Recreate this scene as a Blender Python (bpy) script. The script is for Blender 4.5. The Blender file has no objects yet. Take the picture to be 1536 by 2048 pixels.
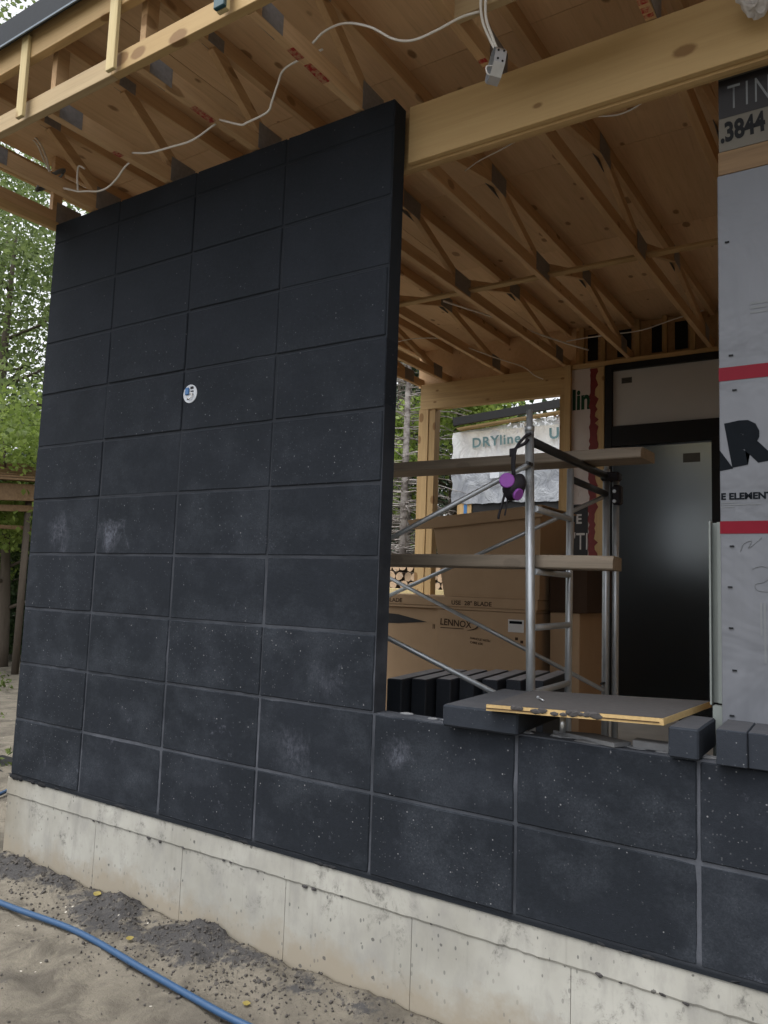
import bpy, bmesh, math, random
from mathutils import Vector, Matrix, noise

random.seed(11)
scene = bpy.context.scene
COL = scene.collection
R = math.radians

# ------------------------------------------------------------------ camera
cam_data = bpy.data.cameras.new("camera")
cam = bpy.data.objects.new("camera", cam_data)
COL.objects.link(cam)
cam.location = (4.1075, -2.5955, 1.1383)
cam.rotation_euler = (1.66984, -0.035178, 0.563833)
cam_data.sensor_fit = 'AUTO'
cam_data.sensor_width = 36.0
cam_data.lens = 1500.0 / 2048.0 * 36.0
cam_data.clip_start = 0.05
cam_data.clip_end = 600
scene.camera = cam

# ------------------------------------------------------------------ sky, sun, exposure
SUN_ELEV, SUN_ROT = R(68), R(205)
world = bpy.data.worlds.new("World")
scene.world = world
world.use_nodes = True
wn, wl = world.node_tree.nodes, world.node_tree.links
wn.clear()
w_out = wn.new("ShaderNodeOutputWorld")
w_bg = wn.new("ShaderNodeBackground")
w_sky = wn.new("ShaderNodeTexSky")
w_sky.sky_type = 'NISHITA'
w_sky.sun_disc = False
w_sky.sun_elevation = SUN_ELEV
w_sky.sun_rotation = SUN_ROT
w_sky.air_density = 1.0
w_sky.dust_density = 4.0
w_sky.ozone_density = 1.0
w_hsv = wn.new("ShaderNodeHueSaturation")          # overcast: the cloud deck takes the blue out
w_hsv.inputs["Saturation"].default_value = 0.13
wl.new(w_sky.outputs[0], w_hsv.inputs["Color"])
wl.new(w_hsv.outputs[0], w_bg.inputs["Color"])
w_bg.inputs["Strength"].default_value = 0.15
wl.new(w_bg.outputs[0], w_out.inputs["Surface"])

sun_data = bpy.data.lights.new("sun", 'SUN')
sun_data.energy = 0.6
sun_data.angle = R(40)
sun_data.color = (1.0, 0.97, 0.93)
sun = bpy.data.objects.new("sun", sun_data)
COL.objects.link(sun)
# Nishita: rotation 0 puts the sun towards +Y, growing clockwise seen from above
sdir = Vector((math.sin(SUN_ROT) * math.cos(SUN_ELEV), math.cos(SUN_ROT) * math.cos(SUN_ELEV), math.sin(SUN_ELEV)))
sun.rotation_euler = (-sdir).to_track_quat('-Z', 'Y').to_euler()

vs = scene.view_settings
vs.view_transform = 'Standard'
vs.look = 'None'
vs.gamma = 1.0
vs.use_curve_mapping = False
vs.exposure = 1.22
scene.render.engine = 'CYCLES'
scene.cycles.use_denoising = True
scene.cycles.max_bounces = 8
scene.cycles.diffuse_bounces = 5
scene.cycles.caustics_reflective = False
scene.cycles.caustics_refractive = False


# ------------------------------------------------------------------ node helper
class N:
    """small wrapper to write node trees briefly"""
    def __init__(self, name, rough=0.8, spec=0.3, metal=0.0):
        self.m = bpy.data.materials.new(name)
        self.m.use_nodes = True
        self.t = self.m.node_tree
        self.b = self.t.nodes["Principled BSDF"]
        self.b.inputs["Roughness"].default_value = rough
        self.b.inputs["Specular IOR Level"].default_value = spec
        self.b.inputs["Metallic"].default_value = metal
        self._p = None

    def new(self, k):
        return self.t.nodes.new(k)

    def link(self, a, b):
        self.t.links.new(a, b)

    def put(self, sock, v):
        if hasattr(v, "default_value") or hasattr(v, "is_output"):
            self.link(v, sock)
        elif isinstance(v, (tuple, list)) and len(v) == 3 and sock.type == 'RGBA':
            sock.default_value = (*v, 1)
        else:
            sock.default_value = v

    def pos(self):
        if self._p is None:
            self._p = self.new("ShaderNodeNewGeometry").outputs["Position"]
        return self._p

    def objcoord(self):
        return self.new("ShaderNodeTexCoord").outputs["Object"]

    def rnd(self):
        return self.new("ShaderNodeObjectInfo").outputs["Random"]

    def scale(self, v, s, off=None):
        n = self.new("ShaderNodeMapping")
        n.inputs["Scale"].default_value = s
        self.link(v, n.inputs["Vector"])
        if off is not None:
            self.put(n.inputs["Location"], off)
        return n.outputs[0]

    def noise(self, v, s, detail=4, rough=0.55, dist=0.0):
        n = self.new("ShaderNodeTexNoise")
        n.inputs["Scale"].default_value = s
        n.inputs["Detail"].default_value = detail
        n.inputs["Roughness"].default_value = rough
        n.inputs["Distortion"].default_value = dist
        self.link(v, n.inputs["Vector"])
        return n.outputs["Fac"]

    def voro(self, v, s, feature='F1', rand=1.0):
        n = self.new("ShaderNodeTexVoronoi")
        n.feature = feature
        n.inputs["Scale"].default_value = s
        n.inputs["Randomness"].default_value = rand
        self.link(v, n.inputs["Vector"])
        return n

    def ramp(self, f, stops, interp='LINEAR'):
        n = self.new("ShaderNodeValToRGB")
        n.color_ramp.interpolation = interp
        e = n.color_ramp.elements
        while len(e) < len(stops):
            e.new(0.5)
        for i, (p, c) in enumerate(stops):
            e[i].position = p
            e[i].color = (*c, 1) if isinstance(c, tuple) else (c, c, c, 1)
        self.link(f, n.inputs[0])
        return n.outputs[0]

    def math(self, op, a, b=0.0, c=0.0):
        n = self.new("ShaderNodeMath")
        n.operation = op
        for i, v in enumerate((a, b, c)):
            self.put(n.inputs[i], v)
        return n.outputs[0]

    def mix(self, f, a, b, mode='MIX'):
        n = self.new("ShaderNodeMix")
        n.data_type = 'RGBA'
        n.blend_type = mode
        self.put(n.inputs[0], f)
        self.put(n.inputs[6], a)
        self.put(n.inputs[7], b)
        return n.outputs[2]

    def sep(self, v):
        n = self.new("ShaderNodeSeparateXYZ")
        self.link(v, n.inputs[0])
        return n.outputs

    def base(self, c):
        self.put(self.b.inputs["Base Color"], c)

    def rough(self, r):
        self.put(self.b.inputs["Roughness"], r)

    def bump(self, h, strength=0.3, dist=0.01):
        n = self.new("ShaderNodeBump")
        n.inputs["Strength"].default_value = strength
        n.inputs["Distance"].default_value = dist
        self.link(h, n.inputs["Height"])
        self.link(n.outputs[0], self.b.inputs["Normal"])


MAT = {}


def plain(name, col, rough=0.7, spec=0.3, metal=0.0, var=0.15, sc=30):
    n = N(name, rough, spec, metal)
    f = n.noise(n.pos(), sc, 4)
    n.base(n.mix(f, tuple(c * (1 - var) for c in col), tuple(min(1, c * (1 + var)) for c in col)))
    n.bump(f, 0.12, 0.004)
    MAT[name] = n.m
    return n.m


# ---- dark architectural concrete block
def block_material(name, base_a, base_b, dust=1.0, rough=0.9, topdust_light=0.0, spec=0.14):
    n = N(name, rough, 0.14)
    p = n.pos()
    r = n.rnd()
    broad = n.noise(p, 2.2, 4, 0.6)
    fine = n.noise(p, 55, 5, 0.7)
    c = n.mix(n.ramp(broad, [(0.35, 0.0), (0.68, 1.0)]), base_a, base_b)
    c = n.mix(n.math('MULTIPLY', r, 0.30), c, (0.008, 0.010, 0.013))
    c = n.mix(n.math('MULTIPLY', fine, 0.45), c, tuple(x * 1.9 for x in base_b))
    # lime bloom in cloudy patches, stronger in the lower courses
    zz = n.sep(p)[2]
    low = n.ramp(n.math('MULTIPLY', zz, 0.33), [(0.0, 1.0), (0.45, 0.75), (0.8, 0.16), (1.0, 0.05)])
    cloud = n.ramp(n.noise(n.scale(p, (1, 1, 1.25)), 3.1, 6, 0.68), [(0.46, 0.0), (0.70, 1.0)])
    grain = n.ramp(n.noise(p, 130, 3, 0.8), [(0.40, 0.25), (0.72, 1.0)])
    dustf = n.math('MULTIPLY', n.math('MULTIPLY', cloud, grain), n.math('MULTIPLY', low, 0.62 * dust))
    c = n.mix(dustf, c, (0.078, 0.089, 0.108))
    # rare smeared scuffs
    sc_ = n.ramp(n.noise(n.scale(p, (1, 1, 0.8)), 5.2, 7, 0.62, 0.8), [(0.655, 0.0), (0.75, 1.0)])
    scf = n.math('MULTIPLY', n.math('MULTIPLY', sc_, n.ramp(n.noise(p, 75, 4, 0.8), [(0.45, 0.0), (0.62, 1.0)])), n.math('MULTIPLY', low, 0.55 * dust))
    c = n.mix(scf, c, (0.20, 0.21, 0.26))
    # lime stains rubbed onto particular blocks
    for (sx, sz, sr, amt) in ((0.30, 1.36, 0.17, 0.55), (0.72, 1.36, 0.15, 0.75), (2.56, 0.47, 0.10, 0.6), (2.02, 0.42, 0.16, 0.35), (2.2, 0.72, 0.14, 0.35)):
        if dust < 1:
            break
        vd = n.new("ShaderNodeVectorMath")
        vd.operation = 'DISTANCE'
        n.link(p, vd.inputs[0])
        vd.inputs[1].default_value = (sx, 0, sz)
        edge = n.math('ADD', n.math('DIVIDE', vd.outputs["Value"], sr), n.math('MULTIPLY', n.noise(n.scale(p, (1, 1, 0.7)), 7.5, 7, 0.72, 0.5), 2.6))
        m_ = n.math('MULTIPLY', n.ramp(n.math('MULTIPLY', edge, 0.5), [(0.62, 1.0), (1.0, 0.0)]), n.ramp(n.noise(n.scale(p, (1, 1, 0.6)), 62, 5, 0.8), [(0.40, 0.1), (0.66, 1.0)]))
        c = n.mix(n.math('MULTIPLY', m_, amt), c, (0.155, 0.165, 0.205))
    # white aggregate specks
    def specks(scale, cut, size, amount):
        v = n.voro(p, scale)
        pick = n.math('GREATER_THAN', n.sep(v.outputs["Color"])[0], cut)
        rad = n.math('MULTIPLY_ADD', n.sep(v.outputs["Color"])[1], size, size * 0.35)
        dot = n.math('LESS_THAN', v.outputs["Distance"], rad)
        return n.math('MULTIPLY', n.math('MULTIPLY', pick, dot), amount)
    s1 = n.math('MULTIPLY', specks(36, 0.66, 0.080, 1.0), n.math('MULTIPLY_ADD', low, 0.6, 0.25))
    s2 = n.math('MULTIPLY', specks(85, 0.66, 0.17, 0.8), n.math('MULTIPLY_ADD', low, 0.8, 0.1))
    c = n.mix(s1, c, (0.21, 0.215, 0.23))
    c = n.mix(s2, c, (0.085, 0.09, 0.10))
    if topdust_light:  # dust tint on up-facing sides, with grazing daylight painted into it
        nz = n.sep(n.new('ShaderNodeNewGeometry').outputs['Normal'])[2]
        c = n.mix(n.math('MULTIPLY', n.ramp(nz, [(0.75, 0.0), (0.97, 1.0)]), n.math('MULTIPLY_ADD', n.noise(p, 14, 4, 0.7), 0.8, 0.3)), c, tuple(x * topdust_light for x in (0.066, 0.067, 0.074)))
    n.base(c)
    h = n.math('ADD', n.math('MULTIPLY', fine, 0.7), n.math('MULTIPLY', n.noise(p, 220, 2), 0.5))
    n.bump(h, 0.35, 0.003)
    n.b.inputs['Specular IOR Level'].default_value = spec
    MAT[name] = n.m


block_material("dark_block", (0.0105, 0.0130, 0.0165), (0.0160, 0.0190, 0.0250))
block_material("dark_block_loose", (0.015, 0.0185, 0.024), (0.022, 0.026, 0.034), dust=0.15, topdust_light=1.0, spec=0.18)
block_material("dark_block_stacked", (0.015, 0.0185, 0.024), (0.022, 0.026, 0.034), dust=0.15, topdust_light=8.0, spec=0.35, rough=0.55)

n = N("mortar", 0.9, 0.2)
p = n.pos()
z = n.sep(p)[2]
f = n.math('MULTIPLY', n.ramp(n.math('MULTIPLY', z, 0.3), [(0.0, 0.0), (0.008, 1.0), (0.17, 0.95), (0.30, 0.55), (0.45, 0.30), (0.62, 0.12), (1.0, 0.03)]),
           n.math('MULTIPLY', n.ramp(n.noise(p, 9, 5, 0.7), [(0.25, 0.5), (0.7, 1.0)]), n.ramp(n.noise(p, 2.3, 4, 0.6), [(0.36, 0.25), (0.58, 1.0)])))
c = n.mix(f, (0.013, 0.016, 0.021), (0.098, 0.106, 0.126))
n.base(c)
n.bump(n.noise(p, 160, 4, 0.7), 0.4, 0.003)
MAT["mortar"] = n.m

# ---- cast concrete foundation
n = N("cast_concrete", 0.85, 0.25)
p = n.pos()
z = n.sep(p)[2]
broad = n.noise(p, 1.6, 5, 0.6)
mid = n.noise(n.scale(p, (1, 1, 0.45)), 9, 6, 0.65)
c = n.mix(n.ramp(broad, [(0.3, 0.0), (0.7, 1.0)]), (0.265, 0.258, 0.228), (0.43, 0.426, 0.390))
c = n.mix(n.ramp(mid, [(0.48, 0.0), (0.70, 0.75)]), c, (0.26, 0.255, 0.24))
# vertical run marks
run = n.ramp(n.noise(n.scale(p, (14, 14, 0.7)), 1.0, 4, 0.7), [(0.58, 0.0), (0.78, 1.0)])
c = n.mix(n.math('MULTIPLY', run, 0.55), c, (0.20, 0.195, 0.18))
blot = n.ramp(n.noise(n.scale(p, (1, 1, 0.8)), 6.5, 8, 0.75, 0.6), [(0.56, 0.0), (0.66, 1.0)])
c = n.mix(n.math('MULTIPLY', n.math('MULTIPLY', blot, n.ramp(n.noise(p, 40, 4, 0.8), [(0.42, 0.0), (0.62, 1.0)])), 0.85), c, (0.11, 0.107, 0.098))
xl = n.ramp(n.math('ADD', n.math('MULTIPLY', n.sep(p)[0], 1.5), n.math('MULTIPLY', n.noise(p, 5, 4), 0.5)), [(0.15, 0.8), (0.62, 0.0)])
c = n.mix(xl, c, (0.20, 0.175, 0.13))
# warmer soil splash near the ground
spl = n.math('MULTIPLY', n.ramp(n.math('MULTIPLY_ADD', n.noise(p, 5, 5, 0.7), 0.45, n.math('MULTIPLY', z, 1.0)), [(0.0, 0.0), (1.0, 1.0)]), 1.0)
soil = n.ramp(n.math('ADD', n.math('MULTIPLY', z, -1.6), n.math('MULTIPLY', n.noise(p, 4, 5, 0.7), 0.7)), [(0.80, 0.0), (1.12, 0.9)])
c = n.mix(soil, c, (0.29, 0.255, 0.20))
# specks and bug holes (elongated)
dens = n.ramp(n.noise(p, 2.6, 3, 0.6), [(0.38, 0.0), (0.62, 1.0)])
v = n.voro(n.scale(p, (1, 1, 0.55)), 42)
pick = n.math('GREATER_THAN', n.sep(v.outputs["Color"])[0], 0.45)
dot = n.math('LESS_THAN', v.outputs["Distance"], n.math('MULTIPLY_ADD', n.sep(v.outputs["Color"])[1], 0.22, 0.06))
spk = n.math('MULTIPLY', n.math('MULTIPLY', pick, dot), n.math('MULTIPLY', dens, 0.75))
c = n.mix(spk, c, (0.10, 0.10, 0.098))
v2 = n.voro(p, 17)
pick2 = n.math('GREATER_THAN', n.sep(v2.outputs["Color"])[0], 0.86)
dot2 = n.math('LESS_THAN', v2.outputs["Distance"], n.math('MULTIPLY_ADD', n.noise(p, 60, 3), 0.30, -0.02))
c = n.mix(n.math('MULTIPLY', n.math('MULTIPLY', pick2, dot2), 0.8), c, (0.085, 0.082, 0.08))
# wet black mortar drips just under the blocks
drip = n.ramp(n.math('ADD', n.math('MULTIPLY', z, 5.5), n.noise(n.scale(p, (7, 7, 1.2)), 1.0, 4, 0.6)), [(0.40, 0.0), (0.62, 0.75)])
c = n.mix(n.math('MULTIPLY', drip, n.ramp(n.noise(p, 3.1, 3), [(0.5, 0.0), (0.66, 1.0)])), c, (0.05, 0.05, 0.052))
n.base(c)
n.bump(n.math('ADD', mid, n.math('MULTIPLY', spk, -1.2)), 0.25, 0.006)
MAT["cast_concrete"] = n.m


# ---- sawn lumber, grain along one axis
def lumber(name, axis, a, b, knots=1.0, dark=(0.20, 0.10, 0.035), calm=0.35, kn_pick=0.55):
    n = N(name, 0.68, 0.3)
    p = n.pos()
    st = [26, 26, 26]
    st[axis] = 1.3
    off = n.new("ShaderNodeCombineXYZ")
    r = n.rnd()
    for i in range(3):
        n.link(n.math('MULTIPLY', r, 37.0 + 11 * i), off.inputs[i])
    pv = n.new("ShaderNodeVectorMath")
    pv.operation = 'ADD'
    n.link(p, pv.inputs[0])
    n.link(off.outputs[0], pv.inputs[1])
    q = pv.outputs[0]
    grain = n.noise(n.scale(q, tuple(st)), 1.0, 5, 0.6, 0.4)
    st2 = [90, 90, 90]
    st2[axis] = 3.0
    fine = n.noise(n.scale(q, tuple(st2)), 1.0, 3, 0.6)
    c = n.mix(n.ramp(grain, [(0.3, 0.0), (0.72, 1.0)]), a, b)
    c = n.mix(n.math('MULTIPLY', n.ramp(fine, [(0.5, 0.0), (0.75, 1.0)]), calm), c, tuple(x * 0.55 for x in a))
    broad = n.noise(q, 1.3, 3)
    c = n.mix(n.math('MULTIPLY', broad, 0.35), c, tuple(x * 0.72 for x in b))
    tint = n.mix(r, (0.86, 0.83, 0.78), (1.06, 1.05, 1.04))
    c = n.mix(1.0, c, tint, 'MULTIPLY')
    ks = [1.0, 1.0, 1.0]
    ks[axis] = 0.55
    v = n.voro(n.scale(q, tuple(ks)), 8.5)
    pick = n.math('GREATER_THAN', n.sep(v.outputs["Color"])[0], kn_pick)
    size = n.math('MULTIPLY_ADD', n.sep(v.outputs["Color"])[1], 0.19, 0.07)
    wob = n.math('MULTIPLY', n.noise(q, 60, 3), 0.05)
    d = n.math('SUBTRACT', n.math('ADD', v.outputs["Distance"], wob), size)
    kn = n.ramp(d, [(0.0, 1.0), (0.06, 0.0)])
    c = n.mix(n.math('MULTIPLY', n.math('MULTIPLY', kn, pick), 0.8 * knots), c, dark)
    n.base(c)
    n.bump(n.math('ADD', grain, n.math('MULTIPLY', fine, 0.5)), 0.15, 0.003)
    MAT[name] = n.m


PINE_A, PINE_B = (0.42, 0.28, 0.13), (0.58, 0.415, 0.215)
for ax, nm in ((0, "pine_x"), (1, "pine_y"), (2, "pine_z")):
    lumber(nm, ax, PINE_A, PINE_B)
lumber("pine_beam", 0, (0.48, 0.335, 0.16), (0.58, 0.425, 0.22), 1.0, (0.19, 0.10, 0.04), 0.12, 0.25)
lumber("pine_pale", 2, (0.50, 0.40, 0.20), (0.63, 0.53, 0.30), 0.8)
lumber("pine_rail", 0, (0.42, 0.315, 0.18), (0.54, 0.425, 0.26), 0.7)
lumber("truss_pine", 1, (0.50, 0.325, 0.175), (0.66, 0.46, 0.27), 0.8)
lumber("plywood", 1, (0.64, 0.435, 0.255), (0.74, 0.53, 0.33), 1.0)
lumber("weathered_plank", 0, (0.22, 0.185, 0.15), (0.36, 0.31, 0.255), 0.4, (0.12, 0.09, 0.07))
lumber("barn_board", 0, (0.16, 0.10, 0.055), (0.27, 0.18, 0.10), 0.5)

# ---- site soil
n = N("site_soil", 0.95, 0.15)
p = n.pos()
broad = n.noise(p, 1.1, 5, 0.6)
mid = n.noise(p, 5.5, 6, 0.68, 0.5)
fine = n.noise(p, 48, 5, 0.75)
c = n.mix(n.ramp(broad, [(0.32, 0.0), (0.68, 1.0)]), (0.145, 0.130, 0.106), (0.205, 0.184, 0.148))
c = n.mix(n.ramp(mid, [(0.45, 0.0), (0.62, 0.9)]), c, (0.095, 0.085, 0.070))
moist = n.ramp(n.noise(p, 2.1, 6, 0.65, 0.6), [(0.50, 0.0), (0.66, 0.75)])
c = n.mix(moist, c, (0.085, 0.076, 0.064))
c = n.mix(n.math('MULTIPLY', n.ramp(fine, [(0.45, 0.0), (0.75, 1.0)]), 0.4), c, (0.11, 0.10, 0.085))
# darker spilt mortar along the foot of the wall
at = n.new("ShaderNodeAttribute")
at.attribute_name = "spill"
pn_ = n.math('ADD', n.math('MULTIPLY', n.noise(p, 13, 8, 0.74, 0.4), 0.75), n.math('MULTIPLY', at.outputs["Fac"], 0.36))
c = n.mix(n.math('MULTIPLY', n.ramp(pn_, [(0.60, 0.0), (0.68, 1.0)]), n.ramp(at.outputs["Fac"], [(0.04, 0.0), (0.30, 0.95)])), c, n.mix(n.noise(p, 90, 4, 0.8), (0.026, 0.026, 0.028), (0.085, 0.082, 0.082)))
v = n.voro(p, 24)
pick = n.math('GREATER_THAN', n.sep(v.outputs["Color"])[0], 0.93)
dot = n.math('LESS_THAN', v.outputs["Distance"], 0.13)
c = n.mix(n.math('MULTIPLY', n.math('MULTIPLY', pick, dot), 0.8), c, (0.55, 0.52, 0.46))
n.base(c)
n.bump(n.math('ADD', n.math('MULTIPLY', mid, 1.2), n.math('MULTIPLY', fine, 0.7)), 0.6, 0.02)
MAT["site_soil"] = n.m

# ---- housewrap
n = N("house_wrap", 0.55, 0.35)
p = n.pos()
w_ = n.noise(n.scale(p, (1, 1, 0.8)), 3.0, 4, 0.55, 0.6)
c = n.mix(w_, (0.115, 0.123, 0.140), (0.155, 0.163, 0.185))
dirty = n.ramp(n.noise(p, 2.0, 5, 0.6), [(0.5, 0.0), (0.75, 0.35)])
n.base(n.mix(dirty, c, (0.085, 0.088, 0.095)))
cr = n.noise(n.scale(p, (2.2, 1, 0.7)), 1.9, 2, 0.45, 0.9)
n.bump(n.math("ADD", w_, n.math("MULTIPLY", cr, 0.8)), 0.45, 0.07)
MAT["house_wrap"] = n.m

n = N("rear_wrap", 0.6, 0.3)
p = n.pos()
w_ = n.noise(n.scale(p, (1, 1, 0.5)), 5.0, 5, 0.6, 1.0)
n.base(n.mix(w_, (0.47, 0.41, 0.39), (0.62, 0.57, 0.55)))
n.bump(w_, 0.35, 0.03)
MAT["rear_wrap"] = n.m

n = N("sheet_plastic", 0.35, 0.5)
p = n.pos()
w_ = n.noise(n.scale(p, (1.6, 1, 1)), 2.6, 5, 0.6, 1.4)
n.base(n.mix(w_, (0.62, 0.64, 0.67), (0.86, 0.87, 0.88)))
n.bump(w_, 0.6, 0.08)
tb = n.new("ShaderNodeBsdfTransparent")
ms = n.new("ShaderNodeMixShader")
ms.inputs[0].default_value = 0.30
n.link(n.b.outputs[0], ms.inputs[1])
n.link(tb.outputs[0], ms.inputs[2])
n.link(ms.outputs[0], [q for q in n.t.nodes if q.type == 'OUTPUT_MATERIAL'][0].inputs["Surface"])
MAT["sheet_plastic"] = n.m

n = N("grey_plastic", 0.4, 0.4)
w_ = n.noise(n.scale(n.pos(), (1.6, 1, 1)), 2.6, 5, 0.6, 1.4)
n.base(n.mix(n.ramp(w_, [(0.35, 0.0), (0.75, 1.0)]), (0.22, 0.235, 0.265), (0.37, 0.39, 0.42)))
n.bump(w_, 0.6, 0.08)
MAT["grey_plastic"] = n.m

# ---- steel tube, galvanized
n = N("galvanized", 0.42, 0.5, 0.75)
p = n.pos()
f = n.noise(n.scale(p, (1, 1, 0.4)), 34, 5, 0.7)
n.base(n.mix(f, (0.30, 0.33, 0.36), (0.62, 0.65, 0.68)))
n.rough(n.ramp(f, [(0.3, 0.32), (0.7, 0.58)]))
MAT["galvanized"] = n.m

# ---- cardboard
n = N("cardboard", 0.85, 0.2)
p = n.pos()
f = n.noise(p, 6, 4, 0.6)
fl = n.noise(n.scale(p, (160, 160, 3)), 1.0, 2)
c = n.mix(f, (0.39, 0.265, 0.16), (0.48, 0.335, 0.21))
n.base(n.mix(n.math('MULTIPLY', fl, 0.2), c, (0.30, 0.20, 0.13)))
n.bump(f, 0.2, 0.01)
MAT["cardboard"] = n.m

# ---- glass of the door: dark, glossy, slightly dusty; film on the transom
n = N("dark_glass", 0.16, 0.6)
p = n.pos()
f = n.noise(p, 1.7, 4, 0.6)
n.base(n.mix(f, (0.010, 0.011, 0.012), (0.022, 0.024, 0.026)))
n.rough(n.ramp(f, [(0.3, 0.10), (0.7, 0.26)]))
MAT["dark_glass"] = n.m

n = N("frosted_glass", 0.42, 0.5)
n.b.inputs["Transmission Weight"].default_value = 1.0
n.b.inputs["IOR"].default_value = 1.3
n.base((0.30, 0.33, 0.355))
MAT["frosted_glass"] = n.m

n = N("film_glass", 0.4, 0.5)
p = n.pos()
f = n.noise(p, 1.6, 3, 0.5)
n.base(n.mix(f, (0.40, 0.41, 0.42), (0.56, 0.57, 0.58)))
MAT["film_glass"] = n.m

# ---- bark, leaves
n = N("bark", 0.9, 0.2)
p = n.pos()
f = n.noise(n.scale(p, (9, 9, 2)), 1.0, 5, 0.7)
n.base(n.mix(f, (0.055, 0.045, 0.036), (0.15, 0.125, 0.10)))
n.bump(f, 0.5, 0.03)
MAT["bark"] = n.m
n = N("pale_bark", 0.85, 0.2)
p = n.pos()
f = n.noise(n.scale(p, (5, 5, 9)), 1.0, 5, 0.7)
n.base(n.mix(n.ramp(f, [(0.4, 0.0), (0.6, 1.0)]), (0.16, 0.14, 0.13), (0.42, 0.39, 0.37)))
n.bump(f, 0.4, 0.02)
MAT["pale_bark"] = n.m


def leaf_mat(name, a, b, trans=0.35):
    n = N(name, 0.55, 0.35)
    at = n.new("ShaderNodeAttribute")
    at.attribute_name = "leaf_tone"
    f = n.math('ADD', n.math('MULTIPLY', at.outputs["Fac"], 0.7), n.math('MULTIPLY', n.noise(n.pos(), 0.9, 3), 0.3))
    col = n.mix(f, a, b)
    n.base(col)
    tr = n.new("ShaderNodeBsdfTranslucent")
    n.link(col, tr.inputs["Color"])
    ms = n.new("ShaderNodeMixShader")
    ms.inputs[0].default_value = trans
    n.link(n.b.outputs[0], ms.inputs[1])
    n.link(tr.outputs[0], ms.inputs[2])
    out = [x for x in n.t.nodes if x.type == 'OUTPUT_MATERIAL'][0]
    n.link(ms.outputs[0], out.inputs["Surface"])
    MAT[name] = n.m


leaf_mat("maple_leaf", (0.065, 0.105, 0.032), (0.25, 0.32, 0.115), 0.45)
leaf_mat("bright_leaf", (0.13, 0.20, 0.04), (0.36, 0.46, 0.12), 0.5)
leaf_mat("dark_leaf", (0.018, 0.038, 0.014), (0.065, 0.11, 0.035))
leaf_mat("needle", (0.010, 0.022, 0.012), (0.035, 0.065, 0.03), 0.1)
leaf_mat("rust_leaf", (0.10, 0.025, 0.015), (0.24, 0.07, 0.04))
leaf_mat("yellow_leaf", (0.24, 0.19, 0.05), (0.36, 0.30, 0.09), 0.2)
leaf_mat("weed", (0.05, 0.085, 0.02), (0.16, 0.20, 0.06))

plain("black_frame", (0.008, 0.008, 0.009), 0.6, 0.3)
plain("black_steel", (0.012, 0.014, 0.017), 0.45, 0.5)
plain("roof_metal", (0.006, 0.010, 0.016), 0.6, 0.25)
plain("drip_edge", (0.10, 0.14, 0.18), 0.4, 0.5)
plain("plate_steel", (0.21, 0.20, 0.20), 0.55, 0.4, 0.0, 0.35, 60)
plain("bright_steel", (0.55, 0.57, 0.60), 0.35, 0.5, 0.8)
plain("cable_white", (0.72, 0.70, 0.66), 0.5, 0.4, 0, 0.08)
plain("ink_black", (0.010, 0.011, 0.013), 0.7, 0.2)
plain("ink_navy", (0.006, 0.008, 0.011), 0.8, 0.08)
plain("ink_grey", (0.16, 0.17, 0.18), 0.7, 0.2)
plain("ink_white", (0.52, 0.50, 0.49), 0.7, 0.2)
plain("ink_green", (0.012, 0.055, 0.030), 0.7, 0.2)
plain("ink_pale_green", (0.10, 0.17, 0.18), 0.7, 0.2)
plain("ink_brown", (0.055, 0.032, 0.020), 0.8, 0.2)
n = N("ink_red", 0.7, 0.2)
n.base(n.mix(n.ramp(n.noise(n.pos(), 42, 4, 0.7), [(0.42, 0.0), (0.58, 1.0)]), (0.42, 0.25, 0.15), (0.30, 0.022, 0.022)))
MAT["ink_red"] = n.m
plain("tape_red", (0.150, 0.004, 0.014), 0.5, 0.15, 0, 0.2, 12)
plain("tape_dark_red", (0.16, 0.018, 0.018), 0.5, 0.4, 0, 0.3, 25)
plain("paper", (0.62, 0.61, 0.60), 0.7, 0.2)
plain("label_grey", (0.10, 0.10, 0.095), 0.7, 0.2)
plain("hose_blue", (0.026, 0.068, 0.145), 0.45, 0.4, 0, 0.15, 18)
plain("rubber_dark", (0.018, 0.016, 0.022), 0.6, 0.3)
plain("filter_purple", (0.30, 0.085, 0.42), 0.6, 0.3, 0, 0.12, 60)
plain("pvc_white", (0.22, 0.245, 0.235), 0.4, 0.4, 0, 0.1, 20)
plain("film_black", (0.012, 0.011, 0.013), 0.5, 0.35)
plain("blue_plastic", (0.03, 0.13, 0.32), 0.4, 0.5)
plain("teal_tab", (0.02, 0.07, 0.085), 0.4, 0.5)
plain("box_plastic", (0.50, 0.53, 0.58), 0.45, 0.4, 0, 0.3, 90)
plain("mud_film", (0.058, 0.055, 0.056), 0.85, 0.2, 0, 0.3, 40)
plain("grey_sheet", (0.16, 0.165, 0.175), 0.55, 0.4, 0.2, 0.25)
plain("edge_ply", (0.48, 0.34, 0.16), 0.8, 0.2, 0, 0.25, 90)
plain("crumb", (0.085, 0.078, 0.072), 0.95, 0.1, 0, 0.5, 26)
plain("slab_concrete", (0.44, 0.43, 0.41), 0.9, 0.2, 0, 0.2, 5)
plain("log_bark", (0.13, 0.10, 0.075), 0.9, 0.2, 0, 0.35, 30)
plain("log_end", (0.50, 0.36, 0.24), 0.85, 0.2, 0, 0.25, 30)
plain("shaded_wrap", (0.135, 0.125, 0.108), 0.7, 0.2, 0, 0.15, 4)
plain("black_mortar", (0.020, 0.021, 0.024), 0.9, 0.15, 0, 0.3, 40)
plain("bag_plastic", (0.45, 0.43, 0.42), 0.3, 0.5, 0, 0.15, 20)

# ------------------------------------------------------------------ object helpers
W = {}


def tag(o, label=None, cat=None, group=None, kind=None):
    if label:
        o["label"] = label
    if cat:
        o["category"] = cat
    if group:
        o["group"] = group
    if kind:
        o["kind"] = kind
    return o


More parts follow.
